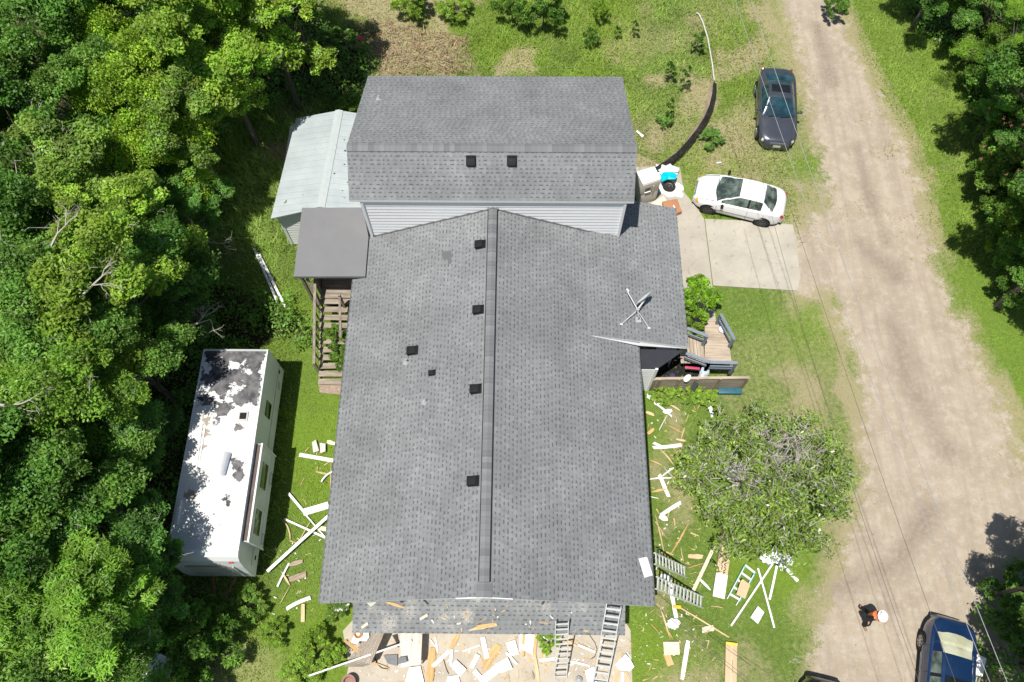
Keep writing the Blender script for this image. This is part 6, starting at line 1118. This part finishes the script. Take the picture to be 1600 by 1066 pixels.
for s_, w_ in (('l', 'wl'), ('r', 'wr')):
    wv = Vector(J[w_]); f = (wv-Vector(J['e'+s_])).normalized(); J['p'+s_] = tuple(wv+f*.06); rr['p'+s_] = .032; ed.append((w_, 'p'+s_)); sx_ = 1 if s_ == 'r' else -1
    for k, (off, ln) in enumerate(((-.03, .07), (-.01, .08), (.01, .075), (.03, .06))):
        b0_ = Vector(J['p'+s_])+Vector((off, 0, 0)); J[f'f{s_}{k}'] = tuple(b0_+f*.035); J[f'g{s_}{k}'] = tuple(b0_+f*(.035+ln*.6)+Vector((0, .01, -.02))); rr[f'f{s_}{k}'] = .010; rr[f'g{s_}{k}'] = .008; ed += [('p'+s_, f'f{s_}{k}'), (f'f{s_}{k}', f'g{s_}{k}')]
    J['th'+s_] = tuple(wv+f*.05+Vector((-sx_*.05, -.01, 0))); rr['th'+s_] = .010; ed.append((w_, 'th'+s_))
ks = list(J); me = bpy.data.meshes.new('body'); me.from_pydata([J[k] for k in ks], [(ks.index(a), ks.index(b)) for a, b in ed], []); me.materials.append(SKIN)
bo = link('body', me, PR); md = bo.modifiers.new('skin', 'SKIN'); sv = me.skin_vertices[0].data
for i, k in enumerate(ks): sv[i].radius = (rr[k], rr[k]); sv[i].use_root = (k == 'pel')
sb = bo.modifiers.new('sub', 'SUBSURF'); sb.levels = 1; sb.render_levels = 1
V_ = lambda k: Vector(J[k])
def sleeve(keys, rs, name, mat, n=12): MB().tube([V_(k) if isinstance(k, str) else Vector(k) for k in keys], rs, n).build(name, mat, PR, local=True, smooth=True)
mb = MB()
for s_ in 'lr': mb.tube([V_('h'+s_)+Vector((0, 0, .03)), V_('k'+s_), V_('a'+s_)+Vector((0, 0, .02))], [.108, .078, .066], 12)
mb.lathe((0, 0, .86), [(.12, 0), (.175, .04), (.17, .12), (.16, .16)], 18, sx=1, sy=.75); mb.build('trousers', BLKC, PR, local=True, smooth=True)
MB().lathe((0, -.02, .90), [(.155, 0), (.185, .05), (.19, .25), (.225, .42), (.21, .52), (.10, .585), (.07, .60)], 22, (0, -.04, 1), sx=.72, sy=1.05).build('vest', ORV, PR, local=True, smooth=True)
mb = MB()
for s_ in 'lr': mb.tube([V_('s'+s_)+Vector((0, 0, -.0)), V_('e'+s_), V_('w'+s_).lerp(V_('e'+s_), .25)], [.075, .058, .045], 12)
mb.build('shirt', BLKC, PR, local=True, smooth=True)
for s_ in 'lr': MB().tube([V_('a'+s_)+Vector((0, 0, .1)), V_('a'+s_), V_('a'+s_).lerp(V_('t'+s_), .5)-Vector((0, 0, .0)), V_('t'+s_)], [.055, .055, .05, .04], 10).build('boot', M('tan_boot', (.26, .18, .11), .8), PR, local=True, smooth=True)
hc = V_('hd')+Vector((0, .0, .04)); mb = MB(); mb.lathe(hc, [(.175, .0), (.178, .015), (.135, .03), (.130, .07), (.105, .125), (.06, .155), (.01, .165)], 26, (0, .06, 1), sx=1.1, sy=.95); mb.beam(hc+Vector((0, -.14, .08)), hc+Vector((0, .14, .10)), .04, .16); mb.build('hard_hat', WHITE, PR, local=True, smooth=True)
MB().lathe(V_('hd')+Vector((0, -.095, -.02)), [(.012, 0), (.016, .02), (.01, .035)], 8).build('nose', SKIN, PR, local=True, smooth=True)
for x in (-.03, .03): MB().lathe(V_('hd')+Vector((x, -.088, .012)), [(.009, -.005), (.011, 0), (.009, .006)], 8, (0, -1, 0)).build('eye', M('eye_dark', (.02, .015, .01), .3), PR, local=True)
MB().beam(V_('hd')+Vector((-.022, -.088, -.05)), V_('hd')+Vector((.022, -.088, -.05)), .008, .006).build('mouth', M('lips', (.3, .12, .1), .5), PR, local=True)
